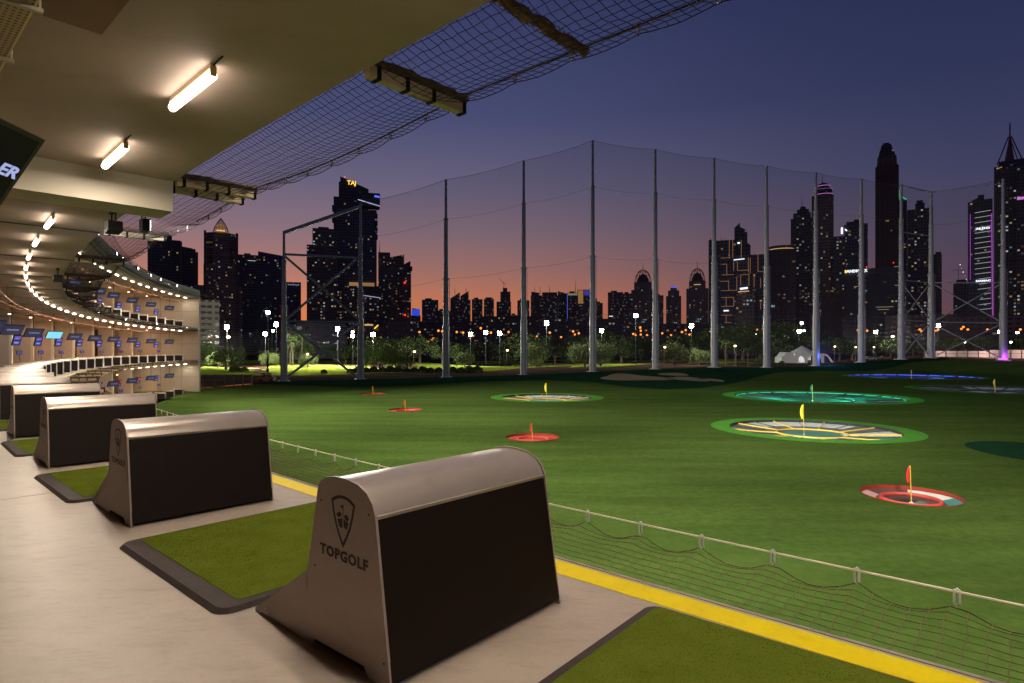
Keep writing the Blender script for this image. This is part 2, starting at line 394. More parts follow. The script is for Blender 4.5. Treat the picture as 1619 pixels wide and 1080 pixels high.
# dark turf band along the ring
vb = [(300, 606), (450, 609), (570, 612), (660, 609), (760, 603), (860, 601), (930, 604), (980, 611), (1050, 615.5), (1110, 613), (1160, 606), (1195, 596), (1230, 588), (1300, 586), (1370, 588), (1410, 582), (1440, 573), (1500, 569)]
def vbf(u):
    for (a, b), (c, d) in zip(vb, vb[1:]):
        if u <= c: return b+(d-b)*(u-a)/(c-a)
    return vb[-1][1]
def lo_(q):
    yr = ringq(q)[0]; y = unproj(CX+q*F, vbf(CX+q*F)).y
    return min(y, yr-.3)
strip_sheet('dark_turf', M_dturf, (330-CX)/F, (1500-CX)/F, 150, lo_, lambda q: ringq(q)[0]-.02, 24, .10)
def blob(name, pts, m, zoff, kind=None, n=48, rnd=0):
    """smooth closed patch through pixel ellipse list"""
    c = unproj(*pts[:2]); rx = pts[2]*c.y/F
    y0 = unproj(pts[0], pts[1]-pts[3]).y; y1 = unproj(pts[0], pts[1]+pts[3]).y; ry = abs(y0-y1)/2; cy = (y0+y1)/2
    mb = MB(); cx_ = (pts[0]-CX)/F*cy; K = 6
    mb.v.append((cx_, cy, zg(cx_, cy)+zoff))
    for k in range(1, K+1):
        for i in range(n):
            t = 2*PI*i/n; w_ = 1+rnd*math.sin(3*t+pts[0])+rnd*.6*math.sin(2*t+1)
            x = cx_+rx*w_*k/K*math.cos(t); y = cy+ry*w_*k/K*math.sin(t); mb.v.append((x, y, zg(x, y)+zoff))
    for i in range(n): mb.f.append((0, 1+i, 1+(i+1) % n))
    for k in range(K-1):
        for i in range(n):
            a = 1+k*n+i; b = 1+k*n+(i+1) % n; mb.f.append((a, a+n, b+n, b))
    return mb.build(name, m, None, smooth=True, fix=False)
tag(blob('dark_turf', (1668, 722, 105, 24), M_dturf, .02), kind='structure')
for p, lb in (((1002, 598, 50, 5.4), 'largest lumpy sand bunker on the dark turf before the net poles'), ((1067, 592.6, 22, 2.4), 'thin sand bunker nearest the poles, behind the others'),
              ((1086, 600.3, 25, 3.8), 'oval sand bunker right of the largest one'), ((1125, 602, 14, 2.6), 'smallest sand bunker at the right end of the bunker cluster')):
    tag(blob('sand_bunker', p, M_sand, .16, rnd=.13), lb, 'bunker', 'sand bunkers on the dark turf')

# ------------------------------------------------------------------ targets
P_white = mat('target_panel_white', (.80, .84, .78), .6); P_grey = mat('target_panel_grey', (.15, .18, .17), .6, var=.3, scale=.6)
P_teal = mat('target_panel_teal', (.07, .30, .26), .5, var=.3, scale=.6); P_green = mat('target_panel_green', (.02, .15, .09), .5, var=.5, scale=.5)
P_blue = mat('target_panel_blue', (.03, .06, .22), .5, var=.4, scale=.5); P_dark = mat('target_panel_dark', (.03, .04, .045), .6)
P_red = mat('target_panel_red', (.62, .07, .045), .6, var=.15, scale=1); P_or = mat('target_panel_orange', (.80, .17, .05), .6); P_pinkw = mat('target_panel_pink', (.72, .42, .38), .6)
P_brown = mat('target_panel_brown', (.14, .085, .07), .6, var=.4, scale=.4)
P_ring = mat('red_ring', (.68, .09, .07), .5); P_yel = mat('yellow_ring', (.82, .60, .10), .5); P_wall = mat('pit_wall', (.018, .02, .02), .8)
P_rim = mat('pit_rim_red', (.30, .03, .015), .7)
E_blue = emis('blue_led', (.05, .12, 1), 1.6); E_teal = emis('teal_led', (.02, .8, .35), .8); E_red = emis('red_led', (1, .05, .02), .5)
M_fy = mat('yellow_flag_cloth', (.85, .75, .03), .6); M_fr = mat('red_flag_cloth', (.70, .03, .03), .6); M_fb = mat('dark_flag_cloth', (.02, .03, .10), .6); M_fg = mat('green_flag_cloth', (.02, .16, .07), .6)
M_fp = mat('yellow_flagpole', (.80, .56, .05), .5)
for ti, (kind, c, ri, ro, dep, lab) in enumerate(TG):
    T = empty('target', c, 0, lab, 'golf target', 'golf targets in the outfield')
    zz = lambda x, y: zg(c.x+x, c.y+y)-c.z
    n = 48
    if ro > ri*1.02:
        mb = MB()
        for k, r in enumerate((ri, (ri+ro)/2, ro)):
            for i in range(n):
                t = 2*PI*i/n; x, y = r*math.cos(t), r*math.sin(t); mb.v.append((x, y, zz(x, y)+.035))
        for k in range(2):
            for i in range(n): mb.f.append((k*n+i, (k+1)*n+i, (k+1)*n+(i+1) % n, k*n+(i+1) % n))
        mb.build('collar', M_collar, T, smooth=True)
    # pit wall, slightly sloping in
    mb = MB()
    for r, d in ((ri, .04), (ri*.985, -dep)):
        for i in range(n):
            t = 2*PI*i/n; x, y = r*math.cos(t), r*math.sin(t); mb.v.append((x, y, zz(x, y)+d))
    for i in range(n): mb.f.append((i, n+i, n+(i+1) % n, (i+1) % n))
    mb.build('pit_wall', P_rim if kind == 'red' else P_wall, T)
    # floor: wedge panels, dished
    nz = {'red': 12, 'yellow': 12, 'teal': 16, 'blue': 16, 'orange': 14}[kind]
    rings = [.36, .68, .98]; rr = random.Random(ti*7+1)
    groups = {}
    def colr(i, k):
        a = 2*PI*(i+.5)/nz
        if kind == 'yellow':
            if k == 0: return P_teal
            if math.cos(a) > .75: return P_white if i % 2 else P_grey
            if math.sin(a) > .3: return P_grey if k == 1 else (P_white if math.cos(a) > -.5 else P_grey)
            if math.sin(a) < -.3: return P_teal if i % 3 else P_grey
            return P_grey
        if kind == 'red':
            if ri > 2 and ti == 0:
                if k == 0: return P_teal if abs(math.sin(a)) < .5 else P_dark
                if k == 1: return P_brown if math.cos(a) > .3 or math.sin(a) > .3 else P_ring
                if math.cos(a) > .6: return P_white if math.sin(a) > -.1 else P_teal
                if math.cos(a) < -.3: return P_pinkw if math.sin(a) > 0 else P_or
                return P_brown if math.sin(a) > 0 else P_or
            return P_red if k else P_ring
        if kind == 'teal': return rr.choice([P_green, P_green, P_teal, P_dark, P_grey])
        if kind == 'blue': return rr.choice([P_blue, P_blue, P_blue, P_teal, P_dark])
        return rr.choice([P_brown, P_dark, P_grey, P_brown, P_white])
    for k in range(3):
        r0 = 0 if k == 0 else rings[k-1]*ri; r1 = rings[k]*ri
        for i in range(nz):
            a0, a1 = 2*PI*i/nz, 2*PI*(i+1)/nz; mt = colr(i, k)
            g = groups.setdefault((k, i), (mt, MB()))[1]; seg = 4
            for s_ in range(seg):
                b0 = a0+(a1-a0)*s_/seg; b1 = a0+(a1-a0)*(s_+1)/seg; vs = []
                for (r, b) in ((r0, b0), (r1, b0), (r1, b1), (r0, b1)):
                    x, y = r*math.cos(b), r*math.sin(b); vs.append((x, y, zz(x, y)-dep*.92+dep*.62*(r/ri)**1.6))
                g.add(vs, [(0, 1, 2, 3)])
    for nm, (mt, g) in groups.items(): g.build('floor_panel', mt, T)
    fl = lambda x, y, h=0: (x, y, zz(x, y)-dep*.92+dep*.62*(math.hypot(x, y)/ri)**1.6+h)
    pr = {'yellow': .0085*ri, 'red': .036*ri if ti == 0 else .035*ri}.get(kind, .008*ri)
    tm = {'yellow': P_yel, 'red': P_ring, 'teal': P_dark, 'blue': P_dark, 'orange': P_dark}[kind]
    mb = MB(); rr2 = ri*(.42 if kind != 'red' else .58)
    mb.tube([fl(rr2*math.cos(2*PI*i/40), rr2*math.sin(2*PI*i/40), pr*1.3) for i in range(40)], pr*1.2, 6, closed=True); mb.build('centre_ring', tm, T, smooth=True)
    if kind != 'red':
        ns = {'yellow': 9}.get(kind, 12)
        for i in range(ns):
            a = 2*PI*(i+.35)/ns
            mb = MB(); mb.tube([fl(r*math.cos(a), r*math.sin(a), pr*1.6) for r in (rr2, ri*.62, ri*.82, ri*.975)], pr, 5); mb.build('spoke', tm, T)
            mb = MB(); a += PI/ns
            mb.tube([fl(r*math.cos(a), r*math.sin(a), pr*2) for r in (rr2*1.3, ri*.7, ri*.97)], pr*.5, 4)
            mb.tube([fl(.97*ri*math.cos(a), .97*ri*math.sin(a), 0), fl(.97*ri*math.cos(a), .97*ri*math.sin(a), dep*.45)], pr*.8, 4); mb.build('net_bar', P_dark, T)
    if kind in ('blue', 'teal'):
        led = MB(); a0, a1 = (0.1, 3.0)
        led.tube([(ri*.965*math.cos(t), ri*.965*math.sin(t), zz(ri*.965*math.cos(t), ri*.965*math.sin(t))-.12) for t in [2*PI*i/64 for i in range(64)]], .07, 5, closed=True)
        led.build('light_strip', E_blue if kind == 'blue' else E_teal, T)
        l = bpy.data.lights.new('pit_glow', 'POINT'); l.energy = 1100 if kind == 'blue' else 2000; l.color = (.10, .22, 1) if kind == 'blue' else (.05, 1, .5); l.shadow_soft_size = 1.5
        for sx_ in (-.5, .5):
            lo = bpy.data.objects.new('pit_glow', l); COL.objects.link(lo); lo.parent = T; lo.location = (sx_*ri, 0, 1.2)
    # flag
    k_ = c.y/27.0; hgt = {'red': 1.75 if ti == 0 else 1.4, 'yellow': 2.6 if ti == 1 else 2.6}.get(kind, 2.4)
    fx = {0: .02, 1: -.10, 2: -.05, 3: 0, 4: .01}.get(ti, 0)*ri
    base = fl(fx, 0, 0); mb = MB(); pw = max(.022, .00035*c.y)
    mb.tube([base, (base[0]-.06, base[1], base[2]+hgt)], pw, 6); fp = mb.build('flagpole', M_fp, T)
    mb = MB(); mb.lathe([(pw*4, 0), (pw*4, .06), (pw*1.5, .1)], 8, base); mb.build('flag_socket', P_white, T)
    fh = hgt*.46; fw = fh*.19; top = Vector((base[0]-.06, base[1], base[2]+hgt))
    mb = MB(); rows_ = 8; cols = 5
    for i in range(rows_+1):
        s_ = i/rows_
        for j in range(cols+1):
            g = j/cols; wd = fw*(.25+.9*math.sin(PI*min(1, s_*.75+.12)))
            mb.v.append(tuple(top+Vector((-wd*g, .09*math.sin(g*7+s_*3)*fw*2, -fh*s_-.35*fw*g))))
    for i in range(rows_):
        for j in range(cols): a = i*(cols+1)+j; mb.f.append((a, a+1, a+cols+2, a+cols+1))
    f_ = mb.build('flag', {'red': M_fr, 'yellow': M_fy, 'blue': M_fb, 'teal': M_fg, 'orange': M_fp}[kind], fp, smooth=True, fix=False)
    sm_ = f_.modifiers.new('s', 'SOLIDIFY'); sm_.thickness = .01

# ------------------------------------------------------------------ the driving range building
B = empty('driving_range_building', pos(.6, R+4, 0), 0, 'curved three level golf range building with open bays and beige end wall', 'building')
def bp(mb, name, m, smooth=False, parent=None):
    """build in world coordinates, parented to the building"""
    par = parent or B; l = B.location; mb.v = [(x-l.x, y-l.y, z-l.z) for x, y, z in mb.v]
    return mb.build(name, m, par, smooth)
RE = R-1.95
NA = 90
LV = [GR, 0.0, 5.0]
for i, z in enumerate(LV):
    mb = MB(); arc_solid(mb, A_BEG, A_END, RE, R+14, z-.40 if i else z-.3, z, NA); o = bp(mb, 'floor_slab', M_deck if i == 1 else M_slab)
mb = MB(); arc_solid(mb, A_BEG, A_END, RE+.02, R+14, 4.53, 4.598, NA); bp(mb, 'ceiling', M_ceil)
mb = MB(); arc_solid(mb, A_BEG, A_END, RE+.02, R+14, -.47, -.402, NA); bp(mb, 'ceiling', M_ceil)
mb = MB(); arc_solid(mb, A_BEG, A_END, RE-.2, R+14, 9.62, 9.9, NA); bp(mb, 'roof', M_slab)
mb = MB(); arc_solid(mb, A_BEG, A_END, RE-.5, RE-.2, 9.5, 10.75, NA); bp(mb, 'fascia', mat('roof_fascia', (.16, .15, .12), .7, var=.1, scale=1))
for z in (0, 5.0):
    mb = MB(); arc_solid(mb, A_BEG, A_END, RE+.035, RE+.245, z+.001, z+.005, NA); bp(mb, 'yellow_edge_stripe', M_yel)
    mb = MB(); arc_solid(mb, A_BEG, A_END, RE-.03, RE-.002, z-.38, z+.006, NA); bp(mb, 'edge_trim', M_slab)
# hanging beam, dropped soffit and ceiling joints
a0 = .7892; a1 = .7842
mb = MB(); arc_solid(mb, a0, a1, RE+.03, R+9, 4.0, 4.527, 2); bp(mb, 'beam', M_beam)
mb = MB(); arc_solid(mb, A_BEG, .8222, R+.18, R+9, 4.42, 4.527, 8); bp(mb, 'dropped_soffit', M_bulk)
for a in [.7812]+[.748-.0403*i for i in range(14)]:
    mb = MB(); arc_solid(mb, a+.0003, a-.0003, RE+.05, R+12, 4.515, 4.528, 1); bp(mb, 'ceiling_joint', M_line)
mb = MB(); arc_solid(mb, .8095, .80943, RE+.3, R+10, .001, .0022, 1); bp(mb, 'floor_joint', mat('floor_joint_sealant', (.30, .215, .165), .8))
# back wall of every storey and end wall
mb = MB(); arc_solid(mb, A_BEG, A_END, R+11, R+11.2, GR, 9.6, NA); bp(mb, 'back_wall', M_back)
mb = MB(); arc_solid(mb, A_END, A_END-.004, RE-.35, R+14, GR-.5, 9.9, 1); ew = bp(mb, 'end_wall', M_end)
for z in (GR+2.5, 0, 2.5, 5.0, 7.5):
    mb = MB(); arc_solid(mb, A_END+.00008, A_END+.00001, RE-.3, R+13, z-.012, z+.012, 1); bp(mb, 'panel_seam', M_line)
for r in (R+.2, R+3.2):
    mb = MB(); arc_solid(mb, A_END+.00008, A_END+.00001, r, r+.025, GR, 9.6, 1); bp(mb, 'panel_seam', M_line)
# fin walls
US = [18, 52, 84, 117, 148, 179, 209, 238, 266]
FA = [ray_r(u, R+5) for u in US]
fins = FA+[FA[0]+.0385*i for i in (1, 2)]
for zi, (z0, z1) in enumerate(((GR, -.47), (0, 4.53), (5.0, 9.62))):
    for a in fins:
        mb = MB(); arc_solid(mb, a+.0008, a-.0008, R+5.12, R+6.75, z0+.002, z1-.002, 1); f_ = bp(mb, 'fin_wall', M_fin)
        mb = MB(); arc_solid(mb, a+.0011, a-.0011, R+4.94, R+5.12, z0+.002, z1-.002, 1); bp(mb, 'fin_edge', M_finedge)
M_dl = emis('downlight_disc', (1, .84, .62), 10)
for zc_ in (-.472, 4.528, 9.618):
    for a in (FA if zc_ > 0 and zc_ < 5 else FA[3:]):
        p = pos(a+.020, R+4.3, zc_); mb = MB(); mb.lathe([(.10, -.035), (.10, 0)], 12, p); bp(mb, 'downlight', M_dl)
        l = bpy.data.lights.new('downlight_beam', 'AREA'); l.shape = 'DISK'; l.size = .25; l.energy = 62; l.color = (1, .84, .66)
        lo = bpy.data.objects.new('downlight_beam', l); COL.objects.link(lo); lo.parent = B; lo.location = p-B.location-Vector((0, 0, .05))
# pipes and tray along the ceilings
def arc_pts(a0, a1, r, z, n): return [pos(a0+(a1-a0)*i/n, r, z) for i in range(n+1)]
for zo in (0, 5.0):
    for r, z, rad in ((R+.02, 3.92, .035), (R+.55, 4.02, .05), (R+.95, 3.95, .03)):
        mb = MB(); mb.tube(arc_pts(.745, A_END+.002, r, z+zo, 80), rad, 6); bp(mb, 'pipe', M_pipe, True)
    for a in [.735-.0201*i for i in range(26)]:
        mb = MB(); mb.box(-.02, .02, -.55, .55, -.02, .02, Matrix.Translation(pos(a, R+.5, 3.86+zo)) @ Matrix.Rotation(a-PI/2, 4, 'Z'))
        mb.tube([pos(a, R+.05, 3.86+zo), pos(a, R+.05, 4.52+zo)], .012, 4); mb.tube([pos(a, R+.95, 3.86+zo), pos(a, R+.95, 4.52+zo)], .012, 4); bp(mb, 'pipe_hanger', M_pipe)
for a in (.729, .690):
    p = pos(a, R+.55, 3.62); t, n = Tn(a)
    mb = MB(); mb.tube([p+Vector((0, 0, .9)), p, p-n*.35, p-n*.38+Vector((0, 0, -.02))], .03, 6); bp(mb, 'sprinkler_drop', M_red, True)
# perforated cable tray over the walkway near the camera
def perf_mat():
    m = mat('perforated_tray', (.50, .38, .22), .5, metal=.2); N = m.node_tree.nodes; L = m.node_tree.links
    t = N.new('ShaderNodeTexCoord'); s = N.new('ShaderNodeSeparateXYZ'); L.new(t.outputs['Object'], s.inputs[0]); fr = []
    for ax, sc_ in (('X', 20.0), ('Y', 28.0)):
        a = N.new('ShaderNodeMath'); a.operation = 'MULTIPLY'; a.inputs[1].default_value = sc_; L.new(s.outputs[ax], a.inputs[0])
        b = N.new('ShaderNodeMath'); b.operation = 'FRACT'; L.new(a.outputs[0], b.inputs[0])
        c_ = N.new('ShaderNodeMath'); c_.operation = 'GREATER_THAN'; c_.inputs[1].default_value = .62 if ax == 'X' else .5; L.new(b.outputs[0], c_.inputs[0]); fr.append(c_)
    mu = N.new('ShaderNodeMath'); mu.operation = 'MULTIPLY'; L.new(fr[0].outputs[0], mu.inputs[0]); L.new(fr[1].outputs[0], mu.inputs[1])
    mxx = N.new('ShaderNodeMixRGB'); mxx.inputs[1].default_value = (.50, .38, .22, 1); mxx.inputs[2].default_value = (.05, .03, .02, 1)
    L.new(mu.outputs[0], mxx.inputs[0]); L.new(mxx.outputs[0], N['Principled BSDF'].inputs['Base Color']); return m
tp = pos(.838, R+.85, 3.9); trz = .838-PI/2
tray = empty('cable_tray', tp, trz, 'cream perforated cable tray under the ceiling above the nearest screen', 'cable tray')
mb = MB(); mb.box(-6.0, 3.2, -.34, 0, 0, .012); mb.build('tray_bed', perf_mat(), tray)
for y in (-.352, .0):
    mb = MB(); mb.box(-6.0, 3.2, y, y+.012, .0, .07); mb.build('side_rail', M_out, tray)
for x in [-5.4+1.05*i for i in range(8)]:
    mb = MB(); mb.box(x-.02, x+.02, -.40, .05, -.03, -.002); mb.tube([(x, .035, -.02), (x, .035, .62)], .008, 5); mb.tube([(x, -.385, -.02), (x, -.385, .62)], .008, 5); mb.build('support_bracket', M_beam, tray)

# ------------------------------------------------------------------ bay dividers
PROF = [(0, 0), (.122, .803), (.145, .855), (.19, .900), (.26, .930), (.36, .944), (.47, .944), (.56, .928), (.615, .895), (.638, .845), (.734, .40), (1.35, .016), (.69, 0), (.665, .042), (.215, .052), (.17, 0)]
CAPP = [(.122, .803), (.145, .855), (.19, .900), (.26, .930), (.36, .944), (.47, .944), (.56, .928), (.615, .895), (.638, .845), (.645, .80)]
DL = 1.317
def neg(p): return [(-a, b) for a, b in p]
def shrink(p, s):  # push inward a little toward (.38,.5)
    return [(.38+(a-.38)*s, .5+(b-.5)*s) for a, b in p]
def make_divider(detail=True):
    o = empty('bay_divider', (0, 0, 0))
    mb = MB(); mb.ext(neg(PROF), (0, .014, 0)); mb.build('end_panel', M_metal, o)
    # rounded metal cap between the two end panels
    cp = neg(shrink(CAPP, .975)); mb = MB(); mb.ext(cp, (0, DL-.028, 0), (0, .014, 0)); mb.build('cap', M_cap, o, smooth=True)
    mb = MB(); sp = [(-.004, .035), (-.02, .035), (-.145, .775), (-.128, .785)]
    mb.ext(sp, (0, DL-.02, 0), (0, .012, 0)); mb.build('side_pad', M_pad, o)
    mb = MB(); nz_ = Vector((-.987, 0, .16))
    for z_, x_ in ((.765, -.1405), (.755, -.1388)): mb.tube([(x_+.004, .03, z_), (x_+.004, DL-.03, z_)], .0025, 4)
    mb.tube([(-.0165, .03, .05), (-.0165, DL-.03, .05)], .0025, 4); mb.build('seam', M_rub, o)
    mb = MB(); mb.ext([(-.03, .012), (-.15, .79), (-.62, .79), (-.72, .38), (-1.25, .03), (-1.25, .012)], (0, DL-.05, 0), (0, .02, 0)); mb.build('core', M_black, o)
    mb = MB(); mb.ext([(-.125, .779), (-.118, .796), (-.132, .799), (-.139, .783)], (0, DL-.03, 0), (0, .014, 0)); mb.build('trim_strip', M_cap, o)
    far = [(-a, b) for a, b in PROF[:10]]+[(-.72, .4), (-.74, 0)]
    mb = MB(); mb.ext(far, (0, .012, 0), (0, DL-.012, 0)); mb.build('end_panel', M_metal, o)
    if detail:
        # folded flange along the sloping foot, with bolts
        mb = MB(); mb.ext([(-.742, .372), (-.742, .30), (-1.29, .005), (-1.345, .012)], (0, -.004, 0)); fl_ = mb.build('foot_flange', M_metal, o)
        mb = MB()
        for x, z in ((-1.20, .052), (-1.18, .036)): mb.tube([(x, -.003, z), (x, -.010, z)], .006, 8)
        mb.build('bolt', M_clip, fl_)
        mb = MB()
        for x, z in ((-.17, .80), (-.60, .80), (-.66, .44), (-.05, .12)): mb.tube([(x, -.0003, z), (x, -.003, z)], .0055, 8)
        mb.build('screw', M_rub, o)
        # shield emblem on the end panel
        cx_, cz = -.392, .742; S = .108
        sh = [(-1, .78), (-.6, .98), (-.2, 1.06), (.2, 1.06), (.6, .98), (1, .78), (.86, .2), (.62, -.45), (.3, -1.0), (0, -1.42), (-.3, -1.0), (-.62, -.45), (-.86, .2)]
        outp = [(cx_+a*S, cz+b*S) for a, b in sh]; inp = [(cx_+a*S*.82, cz+.004+b*S*.83) for a, b in sh]; n = len(sh)
        mb = MB(); mb.add([(a, -.0015, b) for a, b in outp]+[(a, -.0015, b) for a, b in inp], [(i, (i+1) % n, n+(i+1) % n, n+i) for i in range(n)])
        mb.ext([(cx_-.002, cz+.005), (cx_+.003, cz+.005), (cx_+.003, cz+.068), (cx_-.002, cz+.068)], (0, .0005, 0), (0, -.0015, 0))
        mb.ext([(cx_, cz+.068), (cx_-.028, cz+.058), (cx_, cz+.045)][::1], (0, .0005, 0), (0, -.0016, 0))
        mb.ext([(cx_-.062, cz+.012), (cx_-.03, cz+.03), (cx_-.012, cz+.020), (cx_-.02, cz+.006), (cx_-.045, cz-.002)], (0, .0005, 0), (0, -.0017, 0))
        mb.ext([(cx_+.01, cz+.018), (cx_+.035, cz+.022), (cx_+.055, cz+.006), (cx_+.04, cz-.010), (cx_+.015, cz-.002)], (0, .0005, 0), (0, -.0017, 0))
        mb.ext([(cx_-.052, cz-.012), (cx_-.006, cz+.0), (cx_-.004, cz-.05), (cx_-.03, cz-.05)], (0, .0005, 0), (0, -.0017, 0))
        mb.ext([(cx_+.004, cz-.002), (cx_+.05, cz-.018), (cx_+.032, cz-.055), (cx_+.006, cz-.042)], (0, .0005, 0), (0, -.0017, 0))
        mb.build('emblem', M_logo, o)
        tx = text_mesh('lettering', 'TOPGOLF', .074, M_logo, o, depth=.0005, bold=.0030, sx_=1.2, track=1.12)
        tx.location = (-.392, -.0015, .545); tx.rotation_euler = (PI/2, 0, 0)
    return o
def word(n):
    return ['first', 'second', 'third', 'fourth', 'fifth', 'sixth', 'seventh', 'eighth', 'ninth', 'tenth', 'eleventh', 'twelfth', 'thirteenth', 'fourteenth', 'fifteenth', 'sixteenth', 'seventeenth', 'eighteenth', 'nineteenth', 'twentieth', 'twenty-first', 'twenty-second', 'twenty-third', 'twenty-fourth', 'twenty-fifth', 'twenty-sixth', 'twenty-seventh', 'twenty-eighth', 'twenty-ninth', 'thirtieth'][n-1] if n <= 30 else str(n)
D0 = make_divider(True); D1 = make_divider(False)
used = {}
def put(proto, key, loc, rz, label, cat, group):
    o = proto if not used.get(key) else copy_tree(proto)
    used[key] = True; o.location = loc; o.rotation_euler = (0, 0, rz); tag(o, label, cat, group); return o
for k in range(1, 28):
    a = ang_k(k)
    lb = {1: 'nearest bay divider with shield emblem, dark padded side and rounded metal cap', 2: 'second bay divider with shield emblem, just beyond the nearest mat'}.get(k, '%s bay divider from the camera on the middle deck' % word(k))
    put(D0 if k < 6 else D1, 'd0' if k < 6 else 'd1', pos(a, R, 0), a-PI/2, lb, 'bay divider', 'bay dividers along the middle deck')
for k in range(15, 28):
    a = ang_k(k); put(D1, 'd1', pos(a, R, 5.0), a-PI/2, '%s bay divider from the end wall on the top deck' % word(28-k), 'bay divider', 'bay dividers along the top deck')
for k in range(21, 28):
    a = ang_k(k); put(D1, 'd1', pos(a, R, GR), a-PI/2, '%s bay divider from the end wall on the ground level' % word(28-k), 'bay divider', 'bay dividers on the ground level')
# ------------------------------------------------------------------ hitting mats
def rrect(x0, x1, y0, y1, r, n=5):
    o = []
    for cx_, cy_, s in ((x1-r, y1-r, 0), (x0+r, y1-r, PI/2), (x0+r, y0+r, PI), (x1-r, y0+r, 1.5*PI)):
        for i in range(n+1): t = s+PI/2*i/n; o.append((cx_+r*math.cos(t), cy_+r*math.sin(t)))
    return o
def make_mat():
    o = empty('hitting_mat', (0, 0, 0))
    x0, x1, y0, y1 = -3.37, -1.40, -.20, 1.68
    O = rrect(x0, x1, y0, y1, .11); O2 = rrect(x0+.025, x1-.025, y0+.03, y1-.02, .09); I = rrect(x0+.085, x1-.075, y0+.15, y1-.055, .05)
    mb = MB(); n = len(O)
    for L_, z in ((O, .002), (O2, .030), (I, .038), (I, .012)): mb.v += [(a, b, z) for a, b in L_]
    for k in range(3):
        for i in range(n): mb.f.append((k*n+i, k*n+(i+1) % n, (k+1)*n+(i+1) % n, (k+1)*n+i))
    mb.build('rubber_border', M_rub, o, smooth=True)
    mb = MB(); mb.ext(I, (0, 0, .03), (0, 0, .012), (1, 0, 0), (0, 1, 0)); mb.build('turf', M_mat, o)
    # blades of the near turf
    mb = MB(); rr = random.Random(3)
    for _ in range(26000):
        x = rr.uniform(x0+.09, x1-.08); y = rr.uniform(y0+.155, y1-.06); t = rr.uniform(0, 2*PI); h = rr.uniform(.002, .005); dx, dy = .0035*math.cos(t), .0035*math.sin(t)
        mb.v += [(x-dx, y-dy, .041), (x+dx, y+dy, .041), (x+rr.uniform(-.005, .005), y+rr.uniform(-.005, .005), .042+h)]; m_ = len(mb.v); mb.f.append((m_-3, m_-2, m_-1))
    mb.build('turf_pile', M_mat, o, fix=False)
    return o
MM = make_mat()
for k in range(0, 7):
    a = ang_k(k)
    lb = {0: 'green hitting mat in the bottom right corner beside the yellow stripe', 1: 'nearest whole hitting mat, green turf in a dark rubber border beside the nearest divider', 2: 'second whole hitting mat, beyond the second divider'}.get(k, '%s hitting mat from the camera, mostly behind dividers' % word(k+1))
    m_ = put(MM, 'mat', pos(a, R, 0), a-PI/2, lb, 'hitting mat', 'hitting mats in the bays')
    if k >= 4:
        for ch in list(m_.children):
            if ch.name.startswith('turf_pile'): bpy.data.objects.remove(ch)

# ------------------------------------------------------------------ ceiling tube lights
def make_tube():
    o = empty('ceiling_light', (0, 0, 0))
    mb = MB(); mb.tube([(-.60, 0, -.115), (.60, 0, -.115)], .047, 12); tb_ = mb.build('tube', M_tube, o, smooth=True); l = bpy.data.lights.new('tube_beam', 'AREA'); l.shape = 'RECTANGLE'; l.size = 1.2; l.size_y = .12; l.energy = 74; l.color = (1, .86, .69); lo = bpy.data.objects.new('tube_beam', l); COL.objects.link(lo); lo.parent = o; lo.location = (0, 0, -.178)
    mb = MB(); mb.box(-.62, .62, -.025, .025, -.05, .0); mb.box(.605, .625, -.03, .03, -.13, -.03); mb.box(-.625, -.605, -.03, .03, -.13, -.03); mb.build('housing', M_out, o)
    mb = MB(); mb.tube([(.60, 0, -.02), (.72, 0, -.012), (.86, 0, -.01)], .008, 5); mb.build('cable', M_black, o)
    return o
TL = make_tube(); aT = .8178; dT = .02067
tube_a = [aT+.0262+dT*i for i in (0, 1, 2)]+[aT-dT*i for i in range(0, 31)]
for i, a in enumerate(tube_a):
    if a < A_END+.006: continue
    if abs(a-.7865) < .006: continue
    n_ = i-2
    if i < 3: lb = 'ceiling tube light above the camera, %s from the nearest visible one' % word(3-i)
    else: lb = {3: 'nearest glowing ceiling tube light over the bays', 4: 'second ceiling tube light, before the hanging beam'}.get(i, '%s ceiling tube light from the camera, middle deck' % word(n_-1))
    put(TL, 'tl', pos(a, R-.80, 4.528), a-PI/2, lb, 'ceiling light', 'tube lights on the middle deck ceiling')
for i in range(17):
    a = A_END+.010+dT*i
    put(TL, 'tl', pos(a, R-.80, 9.618), a-PI/2, '%s tube light from the end wall, top deck ceiling' % word(i+1), 'ceiling light', 'tube lights on the top deck ceiling')
for i in range(9):
    a = A_END+.010+dT*i
    put(TL, 'tl', pos(a, R-.80, -.472), a-PI/2, '%s tube light from the end wall, ground level ceiling' % word(i+1), 'ceiling light', 'tube lights on the ground level ceiling')

